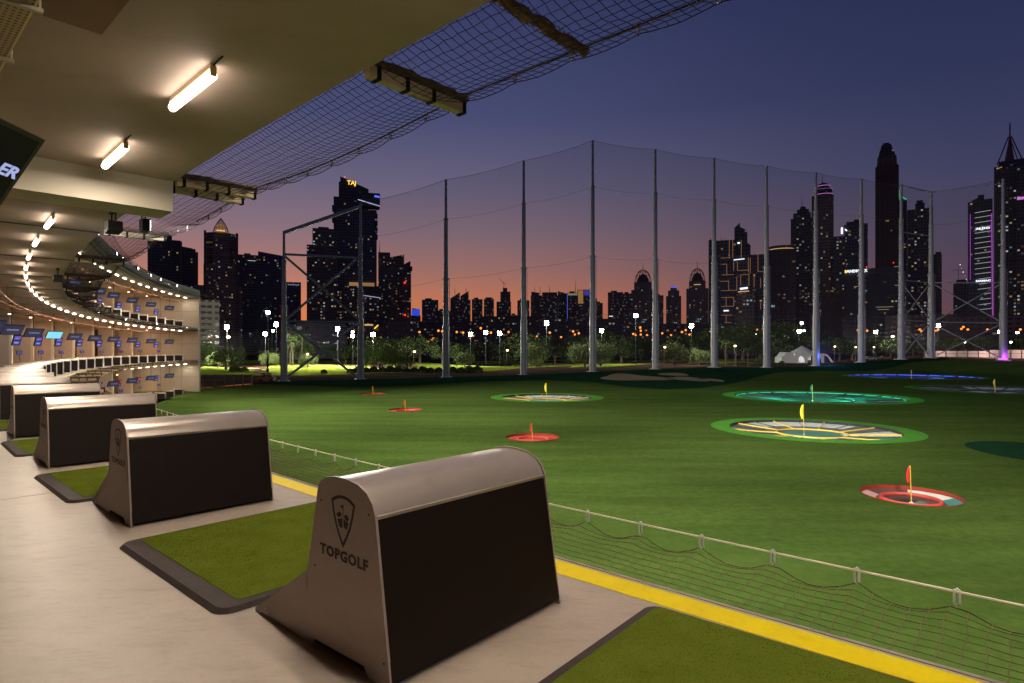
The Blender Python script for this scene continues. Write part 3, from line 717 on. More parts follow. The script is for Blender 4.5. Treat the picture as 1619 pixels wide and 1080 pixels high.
# ------------------------------------------------------------------ safety nets
def net(name, a0, a1, r0, r1, z0, z1, cell, rad, sag, scall, m, label, clips=None, clip_da=None, sides=3, grid_a=None, rope=M_rope, rope_r=.0095, dive=None):
    """net strung from the slab edge (r0,z0) to an outer rope (r1,z1)"""
    T = empty(name, pos((a0+a1)/2, r0, z0), 0, label, 'safety net', 'safety nets along the deck edges')
    l = T.location.copy()
    def surf(a, s):
        # s: 0 at slab, 1 at rope ; hangs from clips so the outer edge scallops
        ph = ((a-(grid_a or 0))/clip_da) % 1 if clip_da else 0
        sc_ = scall*4*ph*(1-ph) if clip_da else 0
        p = pos(a, r0+(r1-r0)*s, z0+(z1-z0)*s-sag*math.sin(PI*min(1, s*1.0))-(s*s*.085+s**7*sc_))
        p.z -= dive*s*abs(math.sin(PI*((a-.787)/.0405)))*(1 if a < .828 else .15) if dive else 0
        return p-l
    mb = MB(); W = abs(r1-r0); nr_ = max(4, int(W/cell)); na = max(4, int(abs(a1-a0)*r0/cell))
    rr = random.Random(int(a0*1000)); J = {}
    for i in range(na+1):
        for j in range(nr_+1):
            a = a0+(a1-a0)*(i+rr.uniform(-.12, .12))/na; s = (j+(rr.uniform(-.1, .1) if 0 < j < nr_ else 0))/nr_
            J[i, j] = surf(a, s)+Vector((0, 0, rr.uniform(-.003, .003)))
    for i in range(na+1): mb.tube([J[i, j] for j in range(nr_+1)], rad, sides, cap=False)
    for j in range(1, nr_+1): mb.tube([J[i, j] for i in range(na+1)], rad*(1.5 if j == nr_ else 1), sides, cap=False)
    mb.build('net_mesh', m, T, fix=False)
    top = 0.0
    nn = max(8, int(abs(a1-a0)*r0/.6)); mb = MB()
    def zdive(a): return -dive*abs(math.sin(PI*((a-.787)/.0405)))*(1 if a < .828 else .15) if dive else 0
    mb.tube([pos(a0+(a1-a0)*i/nn, r1, z1+zdive(a0+(a1-a0)*i/nn))-l for i in range(nn+1)], rope_r, 5); mb.build('rope', rope, T, smooth=True)
    if clips:
        for q in range(clips[0], clips[1]):
            a = (grid_a or 0)+clip_da*q; p = pos(a, r1, z1+zdive(a))-l; t, n = Tn(a); z = Vector((0, 0, 1))
            if not (min(a0, a1) <= a <= max(a0, a1)): continue
            mb = MB(); w_ = .016
            mb.tube([p+t*w_+z*.012, p+t*w_-z*.085, p-z*.10, p-t*w_-z*.085, p-t*w_+z*.012, p+z*.022], .0085, 5, closed=True); mb.build('clip', M_clip, T, smooth=True)
    return T
RO = 151.55; cda = .0041
ga = .8398
# middle deck net: near stretch with single clips, then the far stretch
net('safety_net', 1.0, .72, RE, RO, -.12, -.10, .115, .0034, .12, .11, M_net, 'nearest edge net of brown cord on a white rope beyond the yellow stripe', clips=(-40, 60), clip_da=cda, grid_a=ga)
net('safety_net', .718, A_END, RE, RO, -.12, -.10, .24, .006, .12, .08, M_net, 'far stretch of the middle deck edge net seen past the dividers')
# net above, along the upper slab edge
net('safety_net', .99, .70, RE-.02, RE-1.42, 4.66, 4.72, .105, .0042, .17, .04, M_netup, 'nearest overhead net hanging from the ceiling edge', clips=(-40, 60), clip_da=.0052, grid_a=.787, rope=M_net, rope_r=.011, dive=.13)
net('safety_net', .70, A_END, RE-.02, RE-1.42, 4.66, 4.72, .20, .008, .20, .04, M_netup, 'far overhead net curving along the top deck edge', rope=M_netup, rope_r=.018, dive=.2)
net('safety_net', .66, A_END, RE-.5, RE-1.9, 9.7, 9.9, .28, .008, .2, 0, M_netup, 'highest net under the roof edge of the top deck', rope=M_netup, rope_r=.016)
def make_outrigger():
    o = empty('net_outrigger', (0, 0, 0))
    mb = MB(); mb.box(-.055, .055, .03, 1.42, -.13, -.01); mb.build('arm', M_out, o)
    for y in (.12, .50, .88, 1.36):
        mb = MB(); mb.box(-.066, .066, y, y+.05, -.142, .004); mb.build('strap', M_black, o)
    pts = [(.02*math.sin(i*2.1)+.03, -.02+i*.12, .055+.012*math.sin(i*1.7)) for i in range(13)]
    mb = MB(); mb.tube(pts, [.055+.012*math.sin(i*2.7) for i in range(13)], 8); mb.build('bundled_net', M_roll, o, smooth=True)
    mb = MB(); rr = random.Random(5)
    for i in range(70):
        y = rr.uniform(0, 1.36); x = rr.uniform(-.06, .07)
        mb.tube([(x, y, .06), (x*1.2+rr.uniform(-.02, .02), y+.05, .0), (-.064, y+rr.uniform(-.05, .1), -.07+rr.uniform(-.03, .03))], .0035, 3, cap=False)
    mb.build('loose_cord', M_netup, o, fix=False)
    return o
OG = make_outrigger()
for i, a in enumerate([.8850, .8280, .7885, .7845]+[.7475-.0403*j for j in range(14)]):
    if a < A_END: break
    lb = {0: 'cream net arm outside the top of the photo, above the camera', 1: 'cream net arm with strapped net in the middle of the overhead net', 2: 'first of the paired net arms beside the hanging beam', 3: 'second of the paired net arms beside the hanging beam'}.get(i, '%s net arm beyond the hanging beam' % word(i-3))
    put(OG, 'og', pos(a, RE-.02, 4.63), a-PI/2, lb, 'net arm', 'net arms on the upper slab edge')
o = empty('rolled_net', pos(.8400, RE-.02, 4.66), .8400-PI/2, 'dark brown rolled net bundle crossing the overhead net at the top of the photo', 'rolled net')
mb = MB(); mb.tube([(.015*math.sin(i*2.3), -.02+i*.12, .015*math.sin(i*1.3)) for i in range(13)], [.055+.014*math.sin(i*2.1) for i in range(13)], 9); mb.build('bundle', M_roll, o, smooth=True)
mb = MB()
for i in range(60): y = 1.36*i/60; t_ = i*1.9; mb.tube([(.07*math.cos(t_), y, .07*math.sin(t_)), (.075*math.cos(t_+1.2), y+.03, .075*math.sin(t_+1.2)), (.07*math.cos(t_+2.4), y+.05, .07*math.sin(t_+2.4))], .004, 3, cap=False)
mb.build('cord', M_net, o, fix=False)
for i in range(14):
    a = .7475-.0403*i
    if a < A_END or i < 1: continue
    put(OG, 'og', pos(a, RE-.02, -.06), a-PI/2, '%s net arm along the middle deck edge beyond the dividers' % word(i), 'net arm', 'net arms on the middle deck edge')

# ------------------------------------------------------------------ floodlights on the slab edges, lighting the field
def make_flood():
    o = empty('floodlight', (0, 0, 0))
    mb = MB(); mb.box(-.16, .16, -.05, .10, -.13, .13); mb.build('housing', M_black, o)
    mb = MB(); mb.box(-.14, .14, .101, .108, -.11, .11); mb.build('lens', M_flood, o)
    mb = MB(); mb.tube([(-.18, 0, 0), (-.18, 0, .22), (.18, 0, .22), (.18, 0, 0)], .014, 5); mb.tube([(0, 0, .22), (0, -.15, .3)], .02, 5); mb.build('bracket', M_black, o)
    return o
FLD = make_flood()
fl_n = 0
def flood(a, r, z, power, tgt, size, label, spot=True, col=(1, .93, .80)):
    global fl_n
    p = pos(a, r, z); o = put(FLD, 'fl', p, a-PI/2, label, 'floodlight', 'floodlights on the deck edges'); fl_n += 1
    if spot:
        l = bpy.data.lights.new('flood_beam', 'SPOT'); l.energy = power; l.spot_size = size; l.spot_blend = 1.0; l.color = col; l.shadow_soft_size = .6
        lo = bpy.data.objects.new('flood_beam', l); COL.objects.link(lo)
        n = Tn(a)[1]; lo.location = p+n*.9; d = Vector(tgt)-lo.location
        lo.rotation_euler = d.to_track_quat('-Z', 'Y').to_euler()
        lo.parent = o; lo.matrix_parent_inverse = (Matrix.Translation(p) @ Matrix.Rotation(a-PI/2, 4, 'Z')).inverted()
    return o
FT = [(.90, (8, 12, -5), 1.3), (.80, (0, 18, -5), 1.3), (.56, (-25, 50, -5), 1.2), (.30, (-30, 76, -5), 1.1), (.44, (35, 120, -5), .8), (.37, (5, 70, -5), 1.1), (.72, (75, 95, -4), .9), (.90, (45, 55, -4), 1.15), (.84, (60, 110, 0), .9), (.76, (15, 60, -5), 1.2), (.68, (20, 115, 0), .85), (.60, (15, 38, -5), 1.3), (.51, (55, 90, -4), 1.0), (.42, (-18, 62, -5), 1.2), (.33, (40, 125, -2), .9), (.25, (0, 95, -5), 1.1)]
for i, (a, tg, sz) in enumerate(FT):
    dd = (Vector(tg)-pos(a, RE-.7, 10.3)).length; pw = 31000*(dd/60)**1.25
    lb = '%s roof edge floodlight above the camera' % word(i+1) if a > .74 else '%s roof edge floodlight counting from the middle of the curve' % word(i-2)
    flood(a, RE-.72, 10.3, pw, tg, sz, lb)
for u, lv, lb in ((120, 4.9, 'blue white floodlight on the slab edge nearest the hanging nets'), (153.5, 4.75, 'floodlight on the upper slab edge, first below the hanging nets'), (197, 4.75, 'floodlight on the upper slab edge, in the middle of the far row'), (246, 4.75, 'floodlight on the upper slab edge before the end wall'), (294, 4.75, 'floodlight on the upper slab edge at the end wall')):
    a = max(ray_r(u, RE-.1), A_END+.002); flood(a, RE-.12, lv, 0, None, 1, lb, spot=False)
flood(.7655, RE-.35, 4.35, 420, pos(.752, RE-1.0, 4.8), 1.9, 'floodlight and box under the ceiling edge past the hanging beam', col=(.85, .92, 1))
# loudspeaker boxes under the ceiling edge
for a, lb in ((.7670, 'black loudspeaker hanging at the ceiling edge past the beam'), (.6880, 'smaller looking black loudspeaker farther along the ceiling edge')):
    p = pos(a, RE+.25, 4.12); o = empty('loudspeaker', p, a-PI/2, lb, 'loudspeaker', 'loudspeakers at the ceiling edge')
    mb = MB(); mb.ext([(-.2, -.05), (.2, -.02), (.2, .18), (-.2, .2)], (0, .26, 0), (0, -.13, 0)); mb.build('cabinet', M_black, o)
    mb = MB(); mb.tube([(-.2, 0, .15), (-.2, 0, .42)], .015, 5); mb.tube([(.2, 0, .15), (.2, 0, .42)], .015, 5); mb.box(-.3, .3, -.05, .05, .39, .41); mb.build('bracket', M_black, o)

# ------------------------------------------------------------------ screens
def screen_basis(a, tilt):
    t, n = Tn(a); nh = (n*1.0-t*1.0).normalized(); wv = Vector((-nh.y, nh.x, 0))   # to the right for a viewer facing it
    down = (-nh*math.sin(tilt)-Vector((0, 0, 1))*math.cos(tilt)); up = -down; nr = wv.cross(up).normalized()
    return Matrix((wv, up, nr)).transposed().to_4x4()
def tv(a, r, z, w_, h_, label, cap=True, disp=None, tilt=.58, cat='screen', group='screens hung over the bays', name='hanging_screen', pole=True):
    o = empty(name, (0, 0, 0), 0, label, cat, group); o.matrix_world = Matrix.Translation(pos(a, r, z)) @ screen_basis(a, tilt)
    mb = MB(); mb.box(-w_/2, w_/2, -h_/2, h_/2, -.06, 0); mb.build('casing', M_black, o)
    b = w_*.028; mb = MB(); mb.box(-w_/2+b, w_/2-b, -h_/2+b, h_/2-b, .001, .004); mb.build('display', disp or M_scr, o)
    if cap:
        mb = MB()
        for i in range(10):
            x = -w_*.27+w_*.058*i; mb.box(x, x+w_*.04, -h_*.035, h_*.055, .005, .007)
        mb.build('caption', M_scrt, o)
    if pole:
        mb = MB(); m3 = o.matrix_world.inverted(); p0 = m3 @ (pos(a, r, z)+Vector((0, 0, .05))-screen_basis(a, tilt).to_3x3() @ Vector((0, 0, .06)))
        p1 = m3 @ Vector((*(o.matrix_world @ Vector((0, 0, -.06))).xy, math.ceil(z/5)*5-.45)); mb.tube([Vector((0, 0, -.06)), p1], .03, 6); mb.build('bracket', M_black, o)
    return o
# near screen
p = Vector((-.78, 1, 0))*4.25; zc = 1.6+.35*4.25; an = math.atan2(Cc.y-p.y, Cc.x-p.x); Bm = screen_basis(an, .585)
W0, H0 = 1.55, .88; ctr = Vector((p.x, p.y, zc))-(Bm.to_3x3() @ Vector((W0/2, H0/2, 0)))
o = empty('hanging_screen', (0, 0, 0), 0, 'large near black screen at the left edge showing the letters ER', 'screen', 'screens hung over the bays'); o.matrix_world = Matrix.Translation(ctr) @ Bm
mb = MB(); mb.box(-W0/2, W0/2, -H0/2, H0/2, -.05, 0); mb.box(-W0/2+.2, W0/2-.2, -H0/2-.02, H0/2-.25, -.09, -.05); mb.build('casing', mat('screen_casing', (.02, .012, .010), .35), o)
mb = MB(); mb.box(-W0/2+.035, W0/2-.035, -H0/2+.03, H0/2-.03, .001, .004); mb.build('display', M_scrn, o)
t_ = text_mesh('caption', 'ER', .118, M_scrt, o, depth=.001, bold=.004, sx_=1.25, align='RIGHT'); t_.location = (W0/2-.035, .135, .006)
for v in t_.data.vertices: v.co.x += v.co.y*.2
mb = MB(); mb.tube([(-.3, 0, -.09), (Bm.to_3x3().inverted() @ Vector((0, 0, 1.5)))+Vector((-.3, 0, -.09))], .03, 8); mb.build('bracket', M_black, o)
# far screens
TVU = [(-12, None), (20, None), (54, None), (86, M_scrc), (118.5, None), (150, None), (180, None), (209.5, None), (239, None), (268, None)]
def word2(i): return word(i+1)
for i, (u, dm) in enumerate(TVU):
    a = ray_r(u, R+.9)
    lb = 'bright cyan screen, the only one of its colour on the middle deck' if dm else '%s dark blue screen from the left on the middle deck' % word2(i)
    tv(a, R+.9, 2.78, 1.22, .70, lb, disp=dm, cap=dm is None)
for lv, us, nm in ((5.0, (118, 157, 180, 209.5, 239, 268), 'top deck'), (GR, (180, 209.5, 239, 268), 'ground level')):
    for i, u in enumerate(us):
        tv(ray_r(u, R+.9), R+.9, lv+2.8, 1.3, .74, '%s dark blue screen from the left on the %s' % (word2(i), nm))
# upright bay screens and small consoles
def kiosk(a, r, z, label, topm=None):
    o = empty('bay_screen', (0, 0, 0), 0, label, 'screen', 'upright screens at the backs of the bays'); o.matrix_world = Matrix.Translation(pos(a, r, z)) @ screen_basis(a, .42) @ Matrix.Scale(.72, 4)
    mb = MB(); mb.box(-.42, .42, -.62, .62, -.12, 0); mb.build('casing', M_black, o)
    mb = MB(); mb.box(-.34, .34, .10, .54, .001, .004); mb.build('display', topm or M_scrp, o)
    mb = MB(); mb.box(-.34, .34, -.54, -.02, .001, .004); mb.build('display', M_scrb, o)
    mb = MB(); mb.box(-.2, .2, -.35, -.2, .005, .007); mb.box(-.22, .1, .2, .26, .005, .007); mb.build('caption', M_scrt, o)
def console(a, r, z, label):
    o = empty('touch_console', (0, 0, 0), 0, label, 'console', 'small consoles in the bays'); o.matrix_world = Matrix.Translation(pos(a, r, z)) @ screen_basis(a, -.15) @ Matrix.Scale(.75, 4)
    mb = MB(); mb.box(-.28, .28, -.2, .2, -.08, 0); mb.build('casing', M_black, o)
    mb = MB(); mb.box(-.24, .24, -.16, .16, .001, .004); mb.build('display', M_scrb, o)
    mb = MB(); mb.tube([(0, -.1, -.06), (0, -1.35, -.10)], .03, 6); mb.build('stand', M_black, o)
for lv, us, nm in ((0.0, US[0:9], 'middle deck'), (5.0, US[4:9], 'top deck'), (GR, US[4:9], 'ground level')):
    for i, u in enumerate(us):
        a = ray_r(u, R+5)
        if i < len(us)-1 or lv == 0: kiosk(ray_r(u+9, R+3.6), R+3.6, lv+2.35, '%s upright blue purple screen from the left, %s' % (word2(i), nm), M_scrr if (lv == GR and i in (1, 2)) else None)
        console(ray_r(u+13, R+3.2), R+3.2, lv+1.38, '%s small blue console from the left, %s' % (word2(i), nm))
# seats and warm lamps in the bays
def make_seat():
    o = empty('lounge_seat', (0, 0, 0))
    mb = MB(); mb.box(-.8, .8, -.35, .35, .18, .45); mb.build('seat', M_sofa, o)
    mb = MB(); mb.box(-.8, .8, -.47, -.35, .2, .95); mb.build('backrest', M_sofa, o)
    for x in (-.7, .7):
        for y in (-.38, .28): mb = MB(); mb.box(x-.03, x+.03, y-.03, y+.03, 0, .18); mb.build('leg', M_black, o)
    return o
def make_lamp():
    o = empty('pendant_lamp', (0, 0, 0))
    mb = MB(); mb.ball((0, 0, 0), .09, 10, 6); mb.build('bulb', M_glow, o, smooth=True)
    mb = MB(); mb.lathe([(.05, .08), (.14, .02), (.15, .02), (.06, .12)], 12, cap=False); mb.tube([(0, 0, .1), (0, 0, 1.2)], .008, 4); mb.build('shade', M_black, o)
    return o
ST = make_seat(); LP = make_lamp()
for lv, us, nm in ((0.0, US, 'middle deck'), (5.0, US[4:], 'top deck'), (GR, US[4:], 'ground level')):
    for i, u in enumerate(us):
        a = ray_r(u, R+5)-.011
        put(ST, 'st', pos(a, R+6.6, lv), a-PI/2, '%s tan lounge seat from the left, %s' % (word2(i), nm), 'seat', 'lounge seats in the bays')
        lpo = put(LP, 'lp', pos(a+.004, R+7.4, lv+3.1), 0, '%s orange pendant lamp from the left, %s' % (word2(i), nm), 'lamp', 'orange pendant lamps in the bays')
        l = bpy.data.lights.new('fin_glow_light', 'POINT'); l.energy = 50; l.color = (1, .50, .17); l.shadow_soft_size = .15  # low warm light added for the orange fin glow, apart from the pendant
        lo = bpy.data.objects.new('fin_glow_light', l); COL.objects.link(lo); lo.location = pos(a-.004, R+4.4, lv+.8)-lpo.location; lo.parent = lpo

# ------------------------------------------------------------------ perimeter poles, wires and netting
PB = []
for i, (u, v, Y, vt) in enumerate(RING):
    b = at(u, v, Y); b.z = zg(b.x, b.y-.2); h = (v-vt)*Y/F; PB.append((b, h))
    lb = {0: 'shortest net pole, left post of the left braced frame', 1: 'right post of the left braced frame', 4: 'tallest net pole, at the peak of the net line', 10: 'net pole at the left of the right hand braced bays', 11: 'net pole where two right hand braced bays meet', 12: 'rightmost net pole with purple light at its foot'}.get(i, '%s grey net pole counting from the left' % word(i+1))
    o = empty('net_pole', b, 0, lb, 'pole', 'tall poles carrying the perimeter net')
    s = Y/F; f1, f2, f3 = .255, .50, .80
    mb = MB(); mb.lathe([(5.2*s, .0), (5.0*s, h*f1)], 14); mb.lathe([(4.4*s, h*f1), (4.1*s, h*f2)], 14); mb.lathe([(3.5*s, h*f2), (3.1*s, h*f3)], 14); mb.lathe([(2.3*s, h*f3), (1.9*s, h)], 12)
    mb.build('shaft', M_pole, o, smooth=True)
    for f_, rr_ in ((f1, 5.7), (f2, 4.9), (f3, 3.8)):
        mb = MB(); mb.lathe([(rr_*s, h*f_-.22), (rr_*s, h*f_+.12)], 14); mb.build('collar', M_pole, o)
    mb = MB(); mb.lathe([(10.5*s, -.6), (10.5*s, .12)], 16); mb.lathe([(6.5*s, .12), (6.5*s, .3)], 14); mb.build('footing', M_conc, o)
    mb = MB(); x = 5.6*s
    mb.tube([(x, -.3, .3), (x, -.3, h*.5)], .03, 4); mb.tube([(x, .3, .3), (x, .3, h*.5)], .03, 4); mb.build('ladder', M_pole, o)
    if i == 12:
        mb = MB(); mb.lathe([(5.9*s, .3), (5.9*s, .42)], 14); mb.build('uplight', emis('purple_led', (.5, .05, 1), 6), o)
        l = bpy.data.lights.new('purple_glow', 'POINT'); l.energy = 700; l.color = (.45, .05, 1); lo = bpy.data.objects.new('purple_glow', l); COL.objects.link(lo); lo.parent = o; lo.location = (-.6, -2.0, 1.0)
    if i == 8:
        l = bpy.data.lights.new('blue_glow', 'POINT'); l.energy = 900; l.color = (.12, .2, 1); lo = bpy.data.objects.new('blue_glow', l); COL.objects.link(lo); lo.parent = o; lo.location = (2.5, -2.5, 3)
M_wire = mat('net_wire', (.12, .11, .12), .6)
def netsheet():
    m = bpy.data.materials.new('fine_netting'); m.use_nodes = True; N = m.node_tree.nodes; L = m.node_tree.links; N.clear()
    o = N.new('ShaderNodeOutputMaterial'); a = N.new('ShaderNodeBsdfTransparent'); d = N.new('ShaderNodeBsdfDiffuse'); d.inputs[0].default_value = (.10, .09, .10, 1)
    x = N.new('ShaderNodeMixShader'); x.inputs[0].default_value = .17; L.new(a.outputs[0], x.inputs[1]); L.new(d.outputs[0], x.inputs[2]); L.new(x.outputs[0], o.inputs[0]); return m
M_ns = netsheet()
PN = empty('perimeter_net', (PB[4][0]+PB[5][0])/2, 0, 'very fine tall net strung between the poles round the far side of the field', 'net')
l0 = PN.location.copy()
for i in range(len(PB)-1):
    (p, hp), (q, hq) = PB[i], PB[i+1]
    if i == 0: continue
    mb = MB(); n = 8
    for k in range(n+1):
        t = k/n; b = p.lerp(q, t); h = hp+(hq-hp)*t-.5*4*t*(1-t); mb.v += [tuple(b-l0+Vector((0, 0, .4))), tuple(b-l0+Vector((0, 0, h)))]
    for k in range(n): mb.f.append((2*k, 2*k+2, 2*k+3, 2*k+1))
    mb.build('net_panel', M_ns, PN, fix=False)
    for f_ in (1.0, .80, .5, .255):
        mb = MB(); pts = []
        for k in range(n+1):
            t = k/n; b = p.lerp(q, t); h = hp+(hq-hp)*t; pts.append(b-l0+Vector((0, 0, h*f_-(.5 if f_ == 1 else .6)*4*t*(1-t))))
        mb.tube(pts, .04 if f_ == 1 else .022, 4, cap=False); mb.build('cable', M_wire, PN)
def brace(i, j, hs, xs, name_label, top=True):
    (p, hp), (q, hq) = PB[i], PB[j]; o = empty('brace_frame', (p+q)/2, 0, name_label, 'bracing', 'steel bracing between net poles'); l = o.location.copy()
    def P(b, z): return Vector((b.x, b.y, EYE-(z-HV)*b.y/F))-l
    for (va, vb_, r) in hs:
        mb = MB(); mb.tube([P(p, va), P(q, vb_)], r*(.9 if i == 0 else .6), 8); mb.build('strut', M_pole, o, smooth=True)
    for (va, vb_) in xs:
        mb = MB(); mb.tube([P(p, va), P(q, vb_)], .25 if i == 0 else .17, 8); mb.build('diagonal', M_pole, o, smooth=True)
brace(0, 1, [(368, 326, .42), (402, 408, .26), (508, 509, .2)], [(404, 508), (508, 404), (508, 600), (600, 508)], 'tall cross braced steel frame between the two left net poles')
brace(10, 11, [(293, 304, .30), (367, 373, .2), (443, 447, .26), (506, 509, .2)], [(446, 508), (508, 446), (508, 566), (566, 508)], 'narrow braced steel bay between the right hand poles')
brace(11, 12, [(304, 290, .16), (447, 447, .24), (509, 511, .2)], [(447, 511), (511, 447), (511, 568), (566, 511)], 'wide braced steel bay beside the rightmost pole')

# ------------------------------------------------------------------ city towers
def tower_mat(name, wall, dens, cw=3.2, ch=3.4, st=1.0, cool=.35, band=0, seed=0, rib=0, wcol=None):
    m = bpy.data.materials.new(name); m.use_nodes = True; N = m.node_tree.nodes; L = m.node_tree.links; p = N['Principled BSDF']
    p.inputs['Roughness'].default_value = .35; p.inputs['Specular IOR Level'].default_value = .5
    tc_ = N.new('ShaderNodeTexCoord'); s = N.new('ShaderNodeSeparateXYZ'); L.new(tc_.outputs['Object'], s.inputs[0])
    def M2(op, a, b=None, c=None):
        n = N.new('ShaderNodeMath'); n.operation = op
        for i, x in enumerate((a, b, c)):
            if x is None: continue
            if isinstance(x, (int, float)): n.inputs[i].default_value = x
            else: L.new(x, n.inputs[i])
        return n.outputs[0]
    h = M2('ADD', s.outputs['X'], M2('MULTIPLY', s.outputs['Y'], 1.0)); u = M2('DIVIDE', h, cw); v = M2('DIVIDE', s.outputs['Z'], ch)
    fu, fv = M2('FRACT', u), M2('FRACT', v); iu, iv = M2('FLOOR', u), M2('FLOOR', v)
    win = M2('MULTIPLY', M2('MULTIPLY', M2('GREATER_THAN', fu, .2), M2('LESS_THAN', fu, .8)), M2('MULTIPLY', M2('GREATER_THAN', fv, .3), M2('LESS_THAN', fv, .75)))
    cb = N.new('ShaderNodeCombineXYZ'); L.new(iu, cb.inputs[0]); L.new(iv, cb.inputs[1]); cb.inputs[2].default_value = seed*3.7
    wn_ = N.new('ShaderNodeTexWhiteNoise'); wn_.noise_dimensions = '3D'; L.new(cb.outputs[0], wn_.inputs['Vector'])
    c2 = N.new('ShaderNodeSeparateColor'); L.new(wn_.outputs['Color'], c2.inputs[0])
    # occupied clusters
    ns = N.new('ShaderNodeTexNoise'); ns.inputs['Scale'].default_value = .045; ns.inputs['Detail'].default_value = 3; L.new(tc_.outputs['Object'], ns.inputs['Vector'])
    th = M2('MULTIPLY', M2('POWER', ns.outputs['Fac'], 2.0), dens*3.0)
    lit = M2('MULTIPLY', M2('LESS_THAN', c2.outputs[0], th), win)
    stg = M2('MULTIPLY', M2('MULTIPLY', lit, M2('POWER', c2.outputs[1], 2.4)), st*.5)
    cr = N.new('ShaderNodeValToRGB'); e = cr.color_ramp; e.interpolation = 'CONSTANT'; e.elements[0].color = (1, .60, .22, 1); e.elements[1].position = 1-cool*.5; e.elements[1].color = (.55, .85, 1, 1)
    x = e.elements.new(.45); x.color = (1, .78, .45, 1); x = e.elements.new(max(.5, 1-cool)); x.color = (1, .95, .85, 1)
    L.new(c2.outputs[2], cr.inputs[0]); L.new(cr.outputs[0], p.inputs['Emission Color']); L.new(stg, p.inputs['Emission Strength'])
    mxn = N.new('ShaderNodeMixRGB'); wall = tuple(c*3.0 for c in wall); mxn.inputs[1].default_value = (*wall, 1); g = wcol or tuple(c*.3 for c in wall); mxn.inputs[2].default_value = (*g, 1); L.new(win, mxn.inputs[0]); L.new(mxn.outputs[0], p.inputs['Base Color'])
    rgh = M2('SUBTRACT', .75, M2('MULTIPLY', win, .6)); L.new(rgh, p.inputs['Roughness'])
    return m
TMATS = {}
def tm_(key, *a, **k):
    if key not in TMATS: TMATS[key] = tower_mat('facade_'+key, *a, **k)
    return TMATS[key]
f_dark = tm_('dark_glass', (.020, .020, .026), .07, 3.0, 3.6, .7, .5, seed=1)
f_navy = tm_('navy', (.024, .027, .042), .13, 2.8, 3.4, .8, .55, seed=2)
f_beige = tm_('beige', (.085, .066, .056), .20, 3.0, 3.4, .8, .25, seed=3)
f_beige2 = tm_('brown', (.060, .045, .040), .22, 2.6, 3.3, .7, .3, seed=4)
f_busy = tm_('busy', (.035, .030, .034), .34, 2.8, 3.3, .9, .35, seed=5)
f_far = tm_('far', (.05, .04, .045), .30, 4.2, 4.0, .6, .3, seed=6)
f_red = tm_('red_stone', (.045, .026, .028), .05, 4.5, 3.6, .6, .2, seed=7)
f_lit = tm_('lit_flats', (.14, .125, .10), .30, 3.4, 3.3, .9, .3, seed=8)
M_tdark = mat('tower_dark', (.05, .045, .055), .6); M_tmid = mat('tower_stone', (.10, .075, .065), .7); M_trib = mat('tower_rib', (.11, .055, .05), .7)
E_w = emis('sign_white', (.85, .92, 1), 1.8); E_y = emis('sign_yellow', (1, .62, .04), 1.6); E_or = emis('line_light_orange', (1, .42, .16), .42); E_mag = emis('line_light_magenta', (.62, .06, .85), .75)
E_cr = emis('line_light_cream', (.9, .95, .85), .55); E_bl = emis('line_light_blue', (.12, .16, 1), 1.2); E_rd = emis('beacon_red', (1, .03, .02), 3); E_gr = emis('line_light_green', (.05, .9, .25), .7); E_am = emis('line_light_amber', (1, .60, .25), .8); E_lav = emis('line_light_lavender', (.6, .6, 1), .9); E_pk = emis('line_light_pink', (.8, .25, .8), .7)
